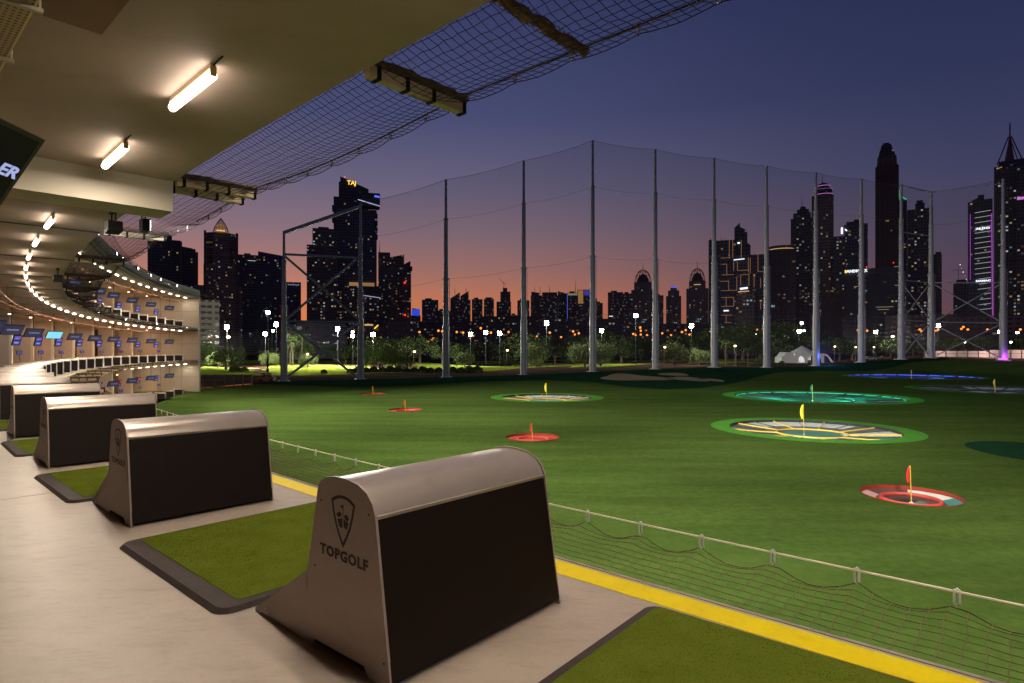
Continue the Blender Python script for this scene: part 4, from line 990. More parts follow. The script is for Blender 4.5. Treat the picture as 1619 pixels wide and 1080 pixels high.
class Tower:
    def __init__(s, D, u0, u1, label, cat='tower', rot=None):
        s.D = D; s.uc = (u0+u1)/2; s.o = empty('city_tower', ((s.uc-CX)/F*D, D, -6), 0, label, cat, 'city skyline')
        s.yaw = -math.atan((s.uc-CX)/F); s.kz = D/F; s.k = D/F*math.cos(s.yaw); s.o.rotation_euler.z = s.yaw
        s.s_depth = (u1-u0)*s.k*.8
    def X(s, u): return (u-s.uc)*s.k
    def Z(s, v): return EYE+6-(v-HV)*s.kz
    def tier(s, m, name, u0, u1, v0, v1=None, dy=0, dep=None, shape='box', taper=1.0, cham=.22):
        x0, x1 = s.X(u0), s.X(u1); z1 = s.Z(v0); z0 = 0 if v1 is None else s.Z(v1); d = (dep or .8*(x1-x0)); cx_ = (x0+x1)/2; hw = (x1-x0)/2; hd = d/2; yc = dy+hd-s.s_depth*.0
        if shape == 'box': poly = [(-1, -1), (1, -1), (1, 1), (-1, 1)]
        elif shape == 'oct': c = 1-cham*2; poly = [(-c, -1), (c, -1), (1, -c), (1, c), (c, 1), (-c, 1), (-1, c), (-1, -c)]
        else: poly = [(math.cos(2*PI*i/20), math.sin(2*PI*i/20)) for i in range(20)]
        n = len(poly); vs = [(cx_+a*hw, yc+b*hd, z0) for a, b in poly]+[(cx_+a*hw*taper, yc+b*hd*taper, z1) for a, b in poly]
        mb = MB(); mb.add(vs, [tuple(range(n))[::-1], tuple(range(n, 2*n))]+[(i, (i+1) % n, n+(i+1) % n, n+i) for i in range(n)])
        return mb.build(name, m, s.o)
    def slant(s, m, name, u0, u1, v0l, v0r, v1=None, dy=0, dep=None):
        x0, x1 = s.X(u0), s.X(u1); d = dep or .8*(x1-x0); z0 = 0 if v1 is None else s.Z(v1)
        mb = MB(); mb.ext([(x0, z0), (x1, z0), (x1, s.Z(v0r)), (x0, s.Z(v0l))], (0, d, 0), (0, dy, 0)); return mb.build(name, m, s.o)
    def spire(s, u, v0, v1, wpx=.8, m=None):
        mb = MB(); mb.lathe([(wpx*s.k, s.Z(v1)), (wpx*.25*s.k, s.Z(v0))], 6, (s.X(u), s.s_depth*.4, 0)); return mb.build('spire', m or M_tdark, s.o)
    def bar(s, m, u0, v0, u1, v1, w_=1.0, name='light_strip', y=-.6):
        mb = MB(); mb.tube([(s.X(u0), y, s.Z(v0)), (s.X(u1), y, s.Z(v1))], w_*s.k*.5, 4); return mb.build(name, m, s.o)
    def sign(s, txt, u, v, hpx, m, y=-1.0, bold=.02, sx_=1.0):
        t = text_mesh('sign', txt, hpx*s.k*1.35, m, s.o, depth=.2, bold=bold*hpx*s.k, sx_=sx_); t.location = (s.X(u), y, s.Z(v)); t.rotation_euler = (PI/2, 0, 0); return t
    def dome(s, m, u0, u1, v0, v1, ribs=12, name='lattice_dome', pointed=1.5, lit=None):
        r = (s.X(u1)-s.X(u0))/2; h = s.Z(v0)-s.Z(v1); cx_ = (s.X(u0)+s.X(u1))/2; cy_ = s.s_depth*.45; mb = MB()
        pr = (lambda t: (r*math.cos(t*PI/2)**.95, h*math.sin(t*PI/2))) if pointed > 1.4 else (lambda t: (r*(1-t**1.7)+.05, h*t))
        for i in range(ribs):
            a = 2*PI*i/ribs; mb.tube([(cx_+pr(t)[0]*math.cos(a), cy_+pr(t)[0]*math.sin(a), s.Z(v1)+pr(t)[1]) for t in [j/7 for j in range(8)]], .28*s.k*1.3, 4)
        for t in (.02, .35, .62): mb.tube([(cx_+pr(t)[0]*math.cos(2*PI*i/20), cy_+pr(t)[0]*math.sin(2*PI*i/20), s.Z(v1)+pr(t)[1]) for i in range(20)], .25*s.k*1.2, 4, closed=True)
        mb.build(name, m, s.o)
        mb = MB(); mb.lathe([(r*.8, 0), (r*.66, h*.35), (r*.3, h*.6), (.1, h*.75)], 14, (cx_, cy_, s.Z(v1))); mb.build('inner_dome', lit or M_tdark, s.o)
# left to right
t = Tower(760, 234, 314, 'leftmost dark glass twin slab tower behind the end of the range building')
t.tier(f_dark, 'body', 234, 272, 384); t.slant(f_dark, 'body', 243, 268, 375, 370, 384, 2); t.tier(M_tdark, 'stair_core', 268, 272, 373, None, -1.5, 8); t.tier(f_dark, 'body', 272, 286, 379, None, 3); t.tier(M_tmid, 'pale_fin', 284.5, 288, 381, None, -1, 6)
t.tier(f_dark, 'body', 288, 310, 391, None, 2); t.slant(f_dark, 'roof', 288, 305, 388, 390, 391.5, 3); t.tier(M_tmid, 'pale_fin', 306, 314, 396, None, -1, 10)
t = Tower(720, 318, 382, 'beige tower with a pointed lattice dome and warm light inside it')
t.tier(f_beige2, 'podium', 308, 384, 452); t.tier(f_beige2, 'body', 322, 378, 418, None, 1); t.tier(f_beige2, 'body', 325, 374, 367, 419, 4, shape='oct'); t.tier(M_tmid, 'pilaster', 322.5, 326, 366, None, -.5, 6); t.tier(M_tmid, 'pilaster', 373, 377, 367, None, -.5, 6)
for v in (378, 392, 405): t.tier(M_tmid, 'ledge', 327, 372, v, v+1.2, 3, 6)
t.dome(M_tmid, 336.5, 362, 341, 366, 14, pointed=1.2, lit=emis('dome_glow', (1, .50, .18), .22))
t.tier(E_am, 'dome_light', 342, 356, 363.2, 364.6, 2, 3)
t = Tower(800, 377, 447, 'broad dark block with a slanted roof left of the braced frame')
t.tier(f_navy, 'body', 377, 410, 404); t.slant(f_navy, 'body', 408, 447, 398, 403, None, -3); t.tier(M_tdark, 'roof_plant', 386, 396, 401, 404, 4); t.bar(E_cr, 392, 413, 404, 413, .8)
t = Tower(1100, 447, 478, 'small dark tower with a faint blue sign seen through the braced frame')
t.tier(f_navy, 'body', 447, 476, 446); E_dim = emis('sign_dim', (.4, .5, 1), .4)
for i_ in range(7): t.bar(E_dim, 455+2.7*i_, 450+(i_ % 2)*.5, 456.9+2.7*i_, 450.3, 1.6, name='sign_letter')
t = Tower(640, 484, 534, 'striped dark office tower in front of the tallest left tower')
t.tier(f_busy, 'body', 485, 534, 387, None, 2); t.tier(f_busy, 'body', 494, 534, 360, 388, 4); t.tier(M_tdark, 'roof_plant', 503, 520, 357, 360, 6)
for v in range(392, 540, 6): t.tier(M_tmid, 'floor_band', 485, 522, v, v+1.1, 1.2, 3)
t = Tower(700, 526, 602, 'tallest left tower with stepped crown, yellow roof sign and cantilevered box')
t.tier(f_navy, 'body', 533, 596, 330, None, 2); t.slant(f_dark, 'crown', 538, 583, 279.5, 297, 331, 3); t.tier(f_dark, 'crown', 535.5, 541, 287, 331, 6); t.tier(f_dark, 'shoulder', 527.5, 540, 311, None, 5)
t.tier(f_dark, 'cantilever_box', 570, 601, 305, 326, -4); t.bar(E_lav, 566, 317, 601, 325.5, 1.2, y=-5); t.bar(E_bl, 592, 310, 600, 311, 3, y=-5)
for i, v in enumerate(range(336, 378, 11)): t.tier(M_tdark, 'balcony_box', 593, 597.5, v, v+6, 0, 14)
for v in (325, 343): t.tier(M_tdark, 'balcony_box', 525, 530, v, v+7, 4, 14)
t.tier(f_busy, 'podium', 526, 602, 452, None, -3); t.tier(emis('lit_floor', (1, .55, .22), .28), 'lit_floor', 552, 592, 447, 452.5, -3.4, 4); t.tier(M_tdark, 'podium_wing', 573, 602, 455, 468, -6); t.bar(E_lav, 573, 467.5, 601, 471, .9, y=-7)
t.sign('TAJ', 556, 289, 7, E_y, y=2.6)
mb = MB(); mb.ball((t.X(545), 5, t.Z(279)), 1.0*t.k, 8, 5); mb.build('beacon', E_rd, t.o)
t = Tower(860, 600, 617, 'slim brown tower pressed between the tallest left tower and the flared one')
t.tier(f_beige2, 'body', 598, 617, 399); t.spire(600, 380, 399, .6)
t = Tower(780, 616, 652, 'brown tower with flared roof fins and red hanging lights')
t.slant(f_beige2, 'body', 616, 639, 407, 402, None, 2); t.tier(f_beige2, 'body', 636, 650, 421, None, 0); t.slant(M_tmid, 'roof_fin', 638, 649, 418, 412, 421, 1, 3); t.slant(M_tmid, 'roof_fin', 642, 652, 425, 420, 428, 0, 3)
for v in (447, 498): mb = MB(); mb.ball((t.X(640), -1.5, t.Z(v)), 1.5*t.k, 8, 5); mb.build('red_lamp', E_rd, t.o)
t = Tower(900, 650, 666, 'short block topped by a bright blue lit cube')
t.tier(f_far, 'body', 650, 665, 499); t.tier(emis('blue_cube', (.03, .10, .9), .8), 'lit_cube', 651, 664, 489, 499, -1); t.slant(M_tdark, 'roof', 652, 664, 487, 489, 490, 2)
LOW = [(667, 693, 474, 'box', 0), (712, 744, 462, 'peaks', 1), (746, 763, 473, 'box', 2), (765, 781, 470, 'round', 3), (785, 808, 455, 'step', 4), (818, 837, 475, 'box', 5), (839, 884, 462, 'wide', 6), (882, 898, 461, 'blue', 7), (896, 917, 463, 'box', 8), (913, 935, 458, 'gold', 9), (942, 953, 479, 'box', 10), (961, 985, 462, 'box', 11), (984, 1000, 464, 'box', 12), (1034, 1049, 467, 'box', 13), (690, 713, 491, 'box', 14), (806, 820, 498, 'box', 15), (925, 944, 472, 'box', 16)]
lowlab = {0: 'low far tower just right of the blue lit cube', 1: 'far tower with two sharp roof peaks', 2: 'small stepped far block right of the twin peaked tower', 3: 'far block with a rounded top', 4: 'far stepped tower with a construction crane on it', 5: 'small far block left of the third net pole', 6: 'wide far block with rooftop masts', 7: 'far tower with a blue lit edge', 8: 'far block with a pale lit roof left of the gold one', 9: 'far tower with a gold lit upper panel and blue top', 10: 'narrow far tower in the orange gap beside the tallest pole', 11: 'dark far block left of the first domed tower', 12: 'small far block touching the first domed tower', 13: 'far block tucked right of the first domed tower', 14: 'lowest far block between the third net pole and its left neighbour', 15: 'lowest far block with a small blue white sign', 16: 'plain far block behind the tallest net pole'}
for u0, u1, v, kd, i in LOW:
    t = Tower(1500+60*(i % 3), u0, u1, lowlab[i]); um = (u0+u1)/2
    if kd == 'peaks':
        t.tier(f_far, 'body', u0, u1, v+12); t.slant(f_far, 'roof_peak', u0, um-1, v+10, v, v+13); t.slant(f_far, 'roof_peak', um, u1-3, v+6, v-2, v+13); t.spire(u0+7, v-8, v+2, .5); t.spire(um+9, v-9, v, .5)
    elif kd == 'round': t.tier(f_far, 'body', u0, u1, v+3); t.tier(f_far, 'roof', u0+1, u1-1, v, v+3.2, shape='oct', cham=.15, taper=.7)
    elif kd == 'step':
        t.tier(f_far, 'body', u0, u1, v+22); t.tier(f_far, 'body', u0+6, u1-1, v+6, v+23, 2); t.tier(f_far, 'roof', u0+10, u1-6, v, v+7, 3)
        t.bar(M_tdark, um, v, um, v-10, .7, 'crane_mast', 8); t.bar(M_tdark, um-8, v-16, um+4, v-4, .5, 'crane_jib', 8)
    elif kd == 'wide': t.tier(f_far, 'body', u0, u1, v+5); t.slant(f_far, 'body', u0+1, u0+14, v-1, v+1, v+6, 1); t.tier(f_far, 'roof', u0+18, u1-3, v, v+6, 4); [t.spire(u, v-12, v+1, .5) for u in (u0+6, u0+15, u1-15)]
    elif kd == 'blue': t.slant(f_navy, 'body', u0, u1, v-1, v+4); t.bar(E_bl, u1-1, v+4, u1-1, v+60, .5)
    elif kd == 'gold': t.tier(f_far, 'body', u0, u1, v); t.tier(emis('gold_panel', (1, .50, .16), .30), 'lit_panel', u0+1, u0+9, v+1, v+22, -1, 3); t.tier(emis('violet_top', (.16, .14, .9), .3), 'lit_panel', u0+10, u1, v+1, v+9, -1, 3); t.spire(u0-3, v-18, v+4, .5)
    else:
        t.tier(f_far, 'body', u0, u1, v); t.tier(M_tdark, 'roof_plant', u0+(u1-u0)*.2, u0+(u1-u0)*.6, v-2.5, v+.1, 3)
        if i == 8: t.tier(emis('lit_roof', (.8, .75, .45), .28), 'lit_roof', u0+1, u1-2, v+1, v+4, -1, 3)
        if i == 15: t.bar(E_lav, 806, 502, 818, 502, 1.6)
        if i == 11: t.bar(E_w, 963, 500, 969, 500, .8)
def domed(D, u0, u1, lab, apex, base, spire, lab2=None):
    t = Tower(D, u0, u1, lab); um = (u0+u1)/2; w_ = u1-u0
    t.tier(f_beige, 'body', u0, u1, base+12); t.tier(f_beige, 'body', u0+w_*.12, u1-w_*.12, base, base+13, 2, shape='oct'); t.dome(M_tmid, um-w_*.36, um+w_*.36, apex, base, 12, pointed=1.6)
    t.spire(um, spire, apex+3, .6, M_tmid); return t
t = domed(900, 998, 1035, 'first tower with a ribbed lattice dome, left of the pair', 425, 446, 414); t.bar(E_bl, 1033, 446, 1033, 457, .8)
t = domed(880, 1085, 1120, 'second tower with a ribbed lattice dome and amber light line', 423, 444, 410); t.bar(E_am, 1097, 450, 1108, 450, 1.0)
t = Tower(1000, 1052, 1078, 'rounded far tower with a small blue lit cap between the two domed towers')
t.tier(f_beige, 'body', 1053, 1077, 468); t.tier(f_beige, 'body', 1056, 1074, 459, 469, 2, shape='oct'); t.tier(f_beige, 'roof', 1059, 1071, 452, 460, 3, shape='round', taper=.7); t.bar(E_bl, 1061, 454, 1070, 454, 1.8)
t = Tower(560, 1119, 1210, 'dark cluster of blocks traced with orange line lights')
t.slant(f_navy, 'body', 1119, 1137, 374, 377, None, 8); t.tier(f_navy, 'body', 1134, 1163, 377, None, 6); [t.spire(u, v, 378, .5) for u, v in ((1122, 364), (1139, 368), (1146, 370), (1141, 371))]
t.tier(f_navy, 'body', 1124, 1209, 404, None, 0); t.tier(f_navy, 'body', 1155, 1187, 400, None, 12); t.slant(f_dark, 'crown', 1161, 1170, 356, 348, 401, 13); t.slant(f_dark, 'crown', 1169, 1182, 354, 361, 401, 14); t.slant(f_dark, 'crown', 1181, 1187, 380, 385, 401, 14)
rr = random.Random(4)
L_ = [(1153, 378, 1153, 408), (1158.5, 378, 1158.5, 408), (1172, 380, 1172, 408), (1139, 407, 1155, 407), (1139, 417, 1149, 417), (1149, 417, 1149, 434), (1141, 434, 1160, 434), (1160, 412, 1160, 428), (1166, 414, 1166, 428), (1166, 428, 1184, 428), (1183, 408, 1183, 432), (1186, 409, 1186, 434), (1198, 402, 1198, 431), (1198, 431, 1209, 431), (1139, 444, 1152, 444), (1152, 444, 1152, 459), (1140, 459, 1166, 459), (1165, 438, 1165, 458), (1171, 435, 1171, 452), (1184, 434, 1184, 452), (1192, 434, 1192, 455), (1171, 435, 1184, 435), (1140, 470, 1160, 470), (1148, 470, 1148, 484), (1160, 470, 1160, 484), (1140, 484, 1160, 484), (1202, 441, 1202, 456), (1202, 480, 1202, 490), (1140, 498, 1158, 498), (1148, 498, 1148, 510), (1146, 510, 1156, 510), (1190, 480, 1190, 492), (1166, 464, 1184, 464)]
for a, b, c, d in L_: t.bar(E_or, a, b, c, d, .55, y=-.5)
t.bar(E_w, 1160, 411, 1177, 410, 1.3, y=-.8); t.bar(E_w, 1170, 457, 1182, 456, 3, y=-.8); t.tier(f_beige, 'annex', 1164, 1192, 463, None, -8); t.bar(E_am, 1167, 463, 1184, 462, 1.4, y=-9); t.bar(E_w, 1144, 491, 1152, 491, 2, y=-.8); t.bar(E_w, 1166, 381, 1170, 381, 2.4, y=12)
t = Tower(600, 1214, 1257, 'rounded brown block with a curved lit crown')
t.tier(f_red, 'body', 1212, 1258, 394); t.tier(f_dark, 'crown', 1215, 1256, 387, 395, 2, shape='round')
mb = MB(); cx_ = 0; r_ = 20.5*t.k
for (vz, m_) in ((391, 1.0),):
    mb.tube([(t.X(1235.5)+r_*math.cos(a)*1.0, 16*t.k*.82+2-r_*.8*math.sin(a), t.Z(392.5)) for a in [PI*i/24 for i in range(25)]], .55*t.k, 5)
mb.build('light_strip', E_am, t.o)
t.sign('IN', 1222, 484, 4, emis('sign_dim_cyan', (.5, .9, 1), .6), y=-.8)
t = Tower(680, 1250, 1285, 'stepped dark tower with a thin mast, left of the purple ringed one')
t.tier(f_busy, 'body', 1250, 1284, 345); t.tier(f_busy, 'body', 1254, 1282, 336, 346, 2); t.tier(f_dark, 'crown', 1260, 1279, 330, 337, 4); t.tier(f_dark, 'crown', 1264, 1275, 325, 331, 5, taper=.7); t.spire(1268, 309, 326, .6)
t = Tower(650, 1282, 1320, 'tall slim tower with purple ring lights round its domed top')
t.tier(f_beige2, 'body', 1283, 1318, 308, None, 0, shape='oct', cham=.15); t.tier(f_dark, 'crown', 1287, 1316, 297, 309, 1, shape='round'); t.tier(f_dark, 'crown', 1290, 1313, 289, 298, 2, shape='round', taper=.75); t.tier(M_tdark, 'roof', 1295, 1308, 287, 289.5, 4, shape='round', taper=.5); t.spire(1300, 273, 288, .7)
for v, r_ in ((297.5, 14.8), (305.5, 15.2), (292, 12)):
    mb = MB(); mb.tube([(t.X(1301.5)+r_*t.k*math.cos(a), t.k*13-r_*t.k*.85*math.sin(a)+1, t.Z(v)) for a in [PI*i/20 for i in range(21)]], .5*t.k, 4); mb.build('light_strip', E_pk, t.o)
t = Tower(620, 1318, 1374, 'bulky dark tower with a white rooftop sign')
t.tier(f_busy, 'body', 1317, 1338, 372); t.tier(f_navy, 'body', 1334, 1372, 354, None, 3); t.tier(f_dark, 'crown', 1338, 1362, 349, 355, 5); t.tier(f_dark, 'crown', 1350, 1358, 346, 350, 6); t.bar(E_w, 1331, 358, 1331, 368, 3.2, y=2); t.bar(E_w, 1336, 361, 1339, 364, 2.0, y=2)
t = Tower(640, 1383, 1422, 'tallest right tower, dark red ribbed shaft with a pointed stepped crown')
t.tier(f_red, 'body', 1383.5, 1421, 262, None, 2); t.tier(f_red, 'body', 1386, 1418.5, 246, 263, 3, taper=.93); t.tier(f_dark, 'crown', 1388, 1416, 235, 247, 4, taper=.8); t.tier(f_dark, 'crown', 1391, 1412, 225.5, 236, 5, taper=.72); t.tier(M_tdark, 'crown', 1396, 1406, 223, 226, 6)
for i in range(9): t.tier(M_trib, 'rib', 1385+4.2*i, 1386.2+4.2*i, 258+abs(i-4)*.8, None, 0, 5)
t = Tower(700, 1420, 1436, 'slim tower with green lights on its top, right of the tallest right tower')
t.tier(f_navy, 'body', 1420, 1434, 317); t.slant(f_dark, 'crown', 1421, 1432, 310, 317, 318, 1); t.bar(E_gr, 1422, 300, 1422, 316, .6); t.bar(E_gr, 1424, 310, 1433, 316, 1.6); t.spire(1423, 288, 317, .5)
t = Tower(640, 1432, 1478, 'dark tower seen through the right braced bay')
t.tier(f_busy, 'body', 1434, 1475, 330); t.tier(f_dark, 'crown', 1447, 1462, 320, 331, 3); t.tier(f_dark, 'crown', 1449, 1459, 315.5, 321, 4)
t = Tower(700, 1474, 1490, 'narrow stepped block right of the braced bay tower')
t.tier(f_dark, 'body', 1474, 1489, 402); t.tier(M_tdark, 'roof', 1479, 1488, 398, 403, 2)
t = Tower(560, 1332, 1424, 'wide low dark office block carrying a long white roof sign')
t.tier(f_dark, 'body', 1333, 1423, 424); t.sign('LANDMARK', 1353, 427.5, 5, E_w, y=-1.5, bold=.05); mb = MB(); mb.ball((t.X(1337.5), -1.5, t.Z(427.5)), 2.6*t.k, 8, 5); mb.build('sign_emblem', E_y, t.o); t.bar(E_w, 1364, 429.5, 1368, 429.5, 1.6, y=-1.5)
for u, v in ((1412, 418), (1370, 422)): mb = MB(); mb.ball((t.X(u), -1.5, t.Z(v)), 1.0*t.k, 8, 5); mb.build('beacon', E_rd, t.o)
for u0, v, u1 in ((1413, 424, 1422), (1385, 486, 1412), (1350, 452, 1360), (1388, 490, 1405), (1414, 453, 1422)): t.bar(emis('lit_floor_dim', (.9, .8, .55), .35), u0, v, u1, v, .8, y=-.6)
t = Tower(600, 1529, 1570, 'tower outlined in magenta with stacked white floor lines')
t.slant(f_navy, 'body', 1530, 1569, 318, 316); t.slant(f_dark, 'crown', 1536, 1556, 315, 308, 319, 3); t.tier(f_dark, 'crown', 1546, 1556, 307, 315, 4); t.tier(f_dark, 'crown', 1556, 1569, 315, 318, 3)
t.bar(E_mag, 1534, 337, 1534, 442, .9, y=-1); t.bar(E_mag, 1567.5, 340, 1569, 500, 1.4, y=-1)
for i in range(20): t.bar(E_cr, 1541 if i < 13 else 1548+rr.randint(-2, 3), 336+8.1*i, 1566.5, 334.5+8.1*i, .75, y=-.8)
t.sign('ALDO', 1554, 362, 3.6, E_w, y=-1.4, bold=.06, sx_=1.7); t.sign('DAMAC', 1554.5, 444.5, 3.6, E_w, y=-1.4, bold=.06, sx_=1.35)
t = Tower(760, 1506, 1531, 'unfinished low tower with a crane in front of the magenta one')
t.tier(f_dark, 'body', 1507, 1531, 448); t.tier(f_dark, 'roof', 1512, 1528, 442, 449, 2); t.bar(M_tdark, 1515, 442, 1515, 420, .7, 'crane_mast', 5); t.bar(M_tdark, 1504, 427, 1524, 426, .6, 'crane_jib', 5)
for i in range(5): mb = MB(); mb.ball((t.X(1518+2.4*i), 4, t.Z(418+6*i)), .9*t.k, 6, 4); mb.build('site_lamp', E_pk if i % 2 else E_w, t.o)
t = Tower(560, 1571, 1640, 'tall rightmost tower with a leaning four legged spire')
t.tier(f_busy, 'body', 1573, 1640, 262, None, 2); t.tier(M_tmid, 'corner_fin', 1571, 1575, 260, None, -1, 6); t.tier(M_tmid, 'corner_fin', 1600, 1603, 260, None, -1, 6); t.tier(f_dark, 'crown', 1577, 1634, 250, 263, 4, taper=.94); t.bar(E_am, 1575, 263, 1584, 261, .8)
c_ = 1596.5
for du in (-21, 21): 
    mb = MB(); mb.tube([(t.X(c_+du), 14, t.Z(251)), (t.X(c_+du*.12), 14, t.Z(208))], 1.2*t.k, 5); mb.build('spire_leg', M_tmid, t.o)
for dy_ in (-10, 12):
    mb = MB(); mb.tube([(t.X(c_+dy_), 14-dy_, t.Z(251)), (t.X(c_), 14, t.Z(208))], 1.0*t.k, 5); mb.build('spire_leg', M_tmid, t.o)
mb = MB(); mb.lathe([(8*t.k, t.Z(251)), (2.2*t.k, t.Z(213)), (1.3*t.k, t.Z(205)), (1.2*t.k, t.Z(188)), (.4*t.k, t.Z(185))], 8, (t.X(c_), 14, 0)); mb.build('spire', M_trib, t.o)
t.tier(E_pk, 'light_strip', 1608, 1640, 312, 316, 1.5, 1); t.tier(M_tmid, 'ledge', 1573, 1640, 343, 346, 0, 5); t.tier(M_tmid, 'ledge', 1573, 1640, 408, 411, 0, 5)
# lower buildings near the trees
t = Tower(330, 305, 348, 'pale lit apartment block right beside the end wall', 'building'); t.tier(f_lit, 'body', 296, 347, 474)
for v in range(480, 548, 9): t.tier(M_tmid, 'balcony', 318, 334, v+4, v+6, -1.2, 4)
t = Tower(420, 447, 570, 'long grey low building behind the braced frame', 'building'); t.tier(tm_('station', (.075, .075, .072), .05, 6, 5, .5, .5, seed=9), 'body', 470, 548, 511); t.tier(M_tdark, 'roof', 466, 552, 507, 511, -1); t.tier(f_lit, 'annex', 447, 470, 516)
t = Tower(520, 560, 660, 'low dark podium with a yellow lit shopfront', 'building'); t.tier(f_busy, 'body', 556, 612, 516); t.bar(E_am, 576, 514, 590, 514, 2.4, y=-.8); t.bar(E_y, 592, 520, 598, 514, 2, y=-.8); t.tier(f_beige2, 'body', 612, 660, 508)
t = Tower(700, 660, 990, 'continuous low dark street block behind the middle trees', 'building'); t.tier(f_busy, 'body', 660, 760, 508); t.tier(f_busy, 'body', 760, 850, 500); t.tier(f_far, 'body', 850, 985, 504); t.tier(f_far, 'body', 985, 1120, 512)
t = Tower(480, 1395, 1512, 'low pale street block behind the right braced bays', 'building'); t.tier(tm_('podium', (.10, .08, .07), .05, 5, 4, .5, .3, seed=11), 'body', 1398, 1440, 498); t.tier(f_red, 'body', 1440, 1512, 498); t.tier(f_red, 'body', 1512, 1640, 503)
t = Tower(640, 1205, 1335, 'broad dark street block between the rounded one and the office block', 'building'); t.tier(f_red, 'body', 1205, 1330, 470)

# ------------------------------------------------------------------ trees
def make_tree(kind, seed):
    rr = random.Random(seed); o = empty(kind, (0, 0, 0)); cl = []
    H = 1.0
    if kind == 'broadleaf_tree':
        for _ in range(20): z_ = rr.uniform(.30, .86); q_ = .46*math.sin(PI*min(1, (z_-.15)/.8))**.6; cl.append((rr.uniform(-q_, q_), rr.uniform(-q_, q_), z_, rr.uniform(.07, .19)))
    elif kind == 'weeping_tree':
        for _ in range(18):
            a = rr.uniform(0, 2*PI); r = rr.uniform(.1, .45); cl.append((r*math.cos(a), r*math.sin(a), .85-r*.75-rr.uniform(0, .25), rr.uniform(.12, .2)))
    mb = MB(); mb.tube([(0, 0, -.03), (.01, 0, .2), (.03, .01, .42), (.02, 0, .62)], [.035, .028, .02, .008], 7)
    for c in cl[:9]: mb.tube([(.01, 0, .22+rr.uniform(0, .15)), (c[0]*.5, c[1]*.5, c[2]*.7), (c[0], c[1], c[2])], [.016, .010, .004], 5)
    mb.build('trunk', M_bark, o, smooth=True)
    mb = MB(); N_ = 3000
    for i in range(N_):
        c = cl[rr.randrange(len(cl))]; d = Vector((rr.gauss(0, 1), rr.gauss(0, 1), rr.gauss(0, 1))).normalized()*c[3]*(rr.uniform(.5, 1.1) if rr.random() < .8 else rr.uniform(1.0, 1.5))
        if kind == 'weeping_tree': d.z *= 1.3; d.z -= .04
        p_ = Vector(c[:3])+d; n = Vector((rr.gauss(0, 1), rr.gauss(0, 1), rr.gauss(0, 1)+.4)).normalized(); x = n.orthogonal().normalized(); y = n.cross(x); s = rr.uniform(.010, .022)
        if kind == 'weeping_tree': y = Vector((0, 0, 1)); s2 = s*2.2
        else: s2 = s
        mb.v += [p_-x*s, p_+y*s2*.6, p_+x*s, p_-y*s2]; m_ = len(mb.v); mb.f.append((m_-4, m_-3, m_-2, m_-1))
    mb.v = [tuple(v) for v in mb.v]
    mb.build('crown', M_leafp if kind == 'weeping_tree' else M_leaf, o, fix=False)
    return o
def make_palm(seed):
    rr = random.Random(seed); o = empty('palm_tree', (0, 0, 0))
    mb = MB(); mb.tube([(0, 0, -.02), (.01, 0, .3), (.02, .01, .6), (.02, 0, .80)], [.030, .022, .020, .024], 8); mb.build('trunk', M_bark, o, smooth=True)
    mb = MB()
    for i in range(26):
        a = 2*PI*i/26*2.4; el = rr.uniform(-.5, 1.2); L0 = rr.uniform(.26, .34); pts = []
        for j in range(6):
            t = j/5; r = L0*t*math.cos(el*.6); z = .80+L0*math.sin(el)*t-.30*t*t*L0*2.2; pts.append(Vector((.02+r*math.cos(a), r*math.sin(a), z)))
        sd = Vector((-math.sin(a), math.cos(a), 0))
        for j in range(5):
            for s_ in range(4):
                p_ = pts[j].lerp(pts[j+1], s_/4); w_ = .055*(1-(j+s_/4)/6)
                for sg in (-1, 1): mb.add([p_, p_+(pts[j+1]-pts[j])*.2, p_+sd*sg*w_+(pts[j+1]-pts[j])*.35-Vector((0, 0, w_*.6))], [(0, 1, 2)])
    mb.build('crown', M_frond, o, fix=False); return o
TRS = [make_tree('broadleaf_tree', s) for s in (1, 2, 3)]; TW = [make_tree('weeping_tree', s) for s in (11, 12)]; PT = make_palm(3)
used_t = {}
poles_u = [r[0] for r in RING]
def where(u, vt):
    if u < 449: s = 'left of the braced frame'
    elif u > 1586: s = 'right of the rightmost pole'
    else:
        i = max(k for k, x in enumerate(poles_u) if x <= u); s = 'between the %s and %s net poles' % (word(i+1), word(i+2))
    return s
cnt = {}
def tree(proto, u, Y, vtop, wide, kindname):
    x = (u-CX)/F*Y; z = zg(x, Y); h = EYE-(vtop-HV)*Y/F-z
    key = id(proto); o = proto if key not in used_t else copy_tree(proto); used_t[key] = 1
    o.location = (x, Y, z); o.rotation_euler = (0, 0, random.uniform(0, 6.28)); o.scale = (h*wide, h*wide, h)
    w_ = where(u, vtop); c = cnt.get((kindname, w_), 0); cnt[(kindname, w_)] = c+1
    tag(o, '%s %s %s' % (['leftmost', 'second', 'third', 'fourth', 'fifth', 'sixth', 'seventh', 'eighth', 'ninth', 'tenth'][c], kindname, w_), 'tree', 'trees beyond the range')
prof = [(312, 542), (330, 540), (350, 545), (430, 548), (470, 540), (505, 538), (545, 545), (575, 535), (600, 530), (625, 531), (660, 531), (700, 543), (720, 538), (745, 540), (780, 538), (800, 545), (840, 528), (880, 536), (905, 536), (925, 528), (955, 522), (985, 527), (1010, 531), (1035, 530), (1050, 533), (1085, 530), (1105, 534), (1122, 520), (1150, 512), (1175, 514), (1200, 518), (1222, 510), (1245, 515), (1270, 525), (1300, 528), (1325, 532), (1350, 533), (1385, 533), (1410, 534), (1440, 536), (1470, 538), (1500, 532), (1525, 531), (1555, 533), (1585, 534), (1612, 533)]
jj = 0
for u, v in sorted(prof):
    tree(TRS[jj % 3], u+random.uniform(-4, 4), 262+random.uniform(-14, 26), v+random.uniform(-2, 2), random.uniform(1.2, 1.7), 'bushy dark tree'); jj += 1
jj = 0
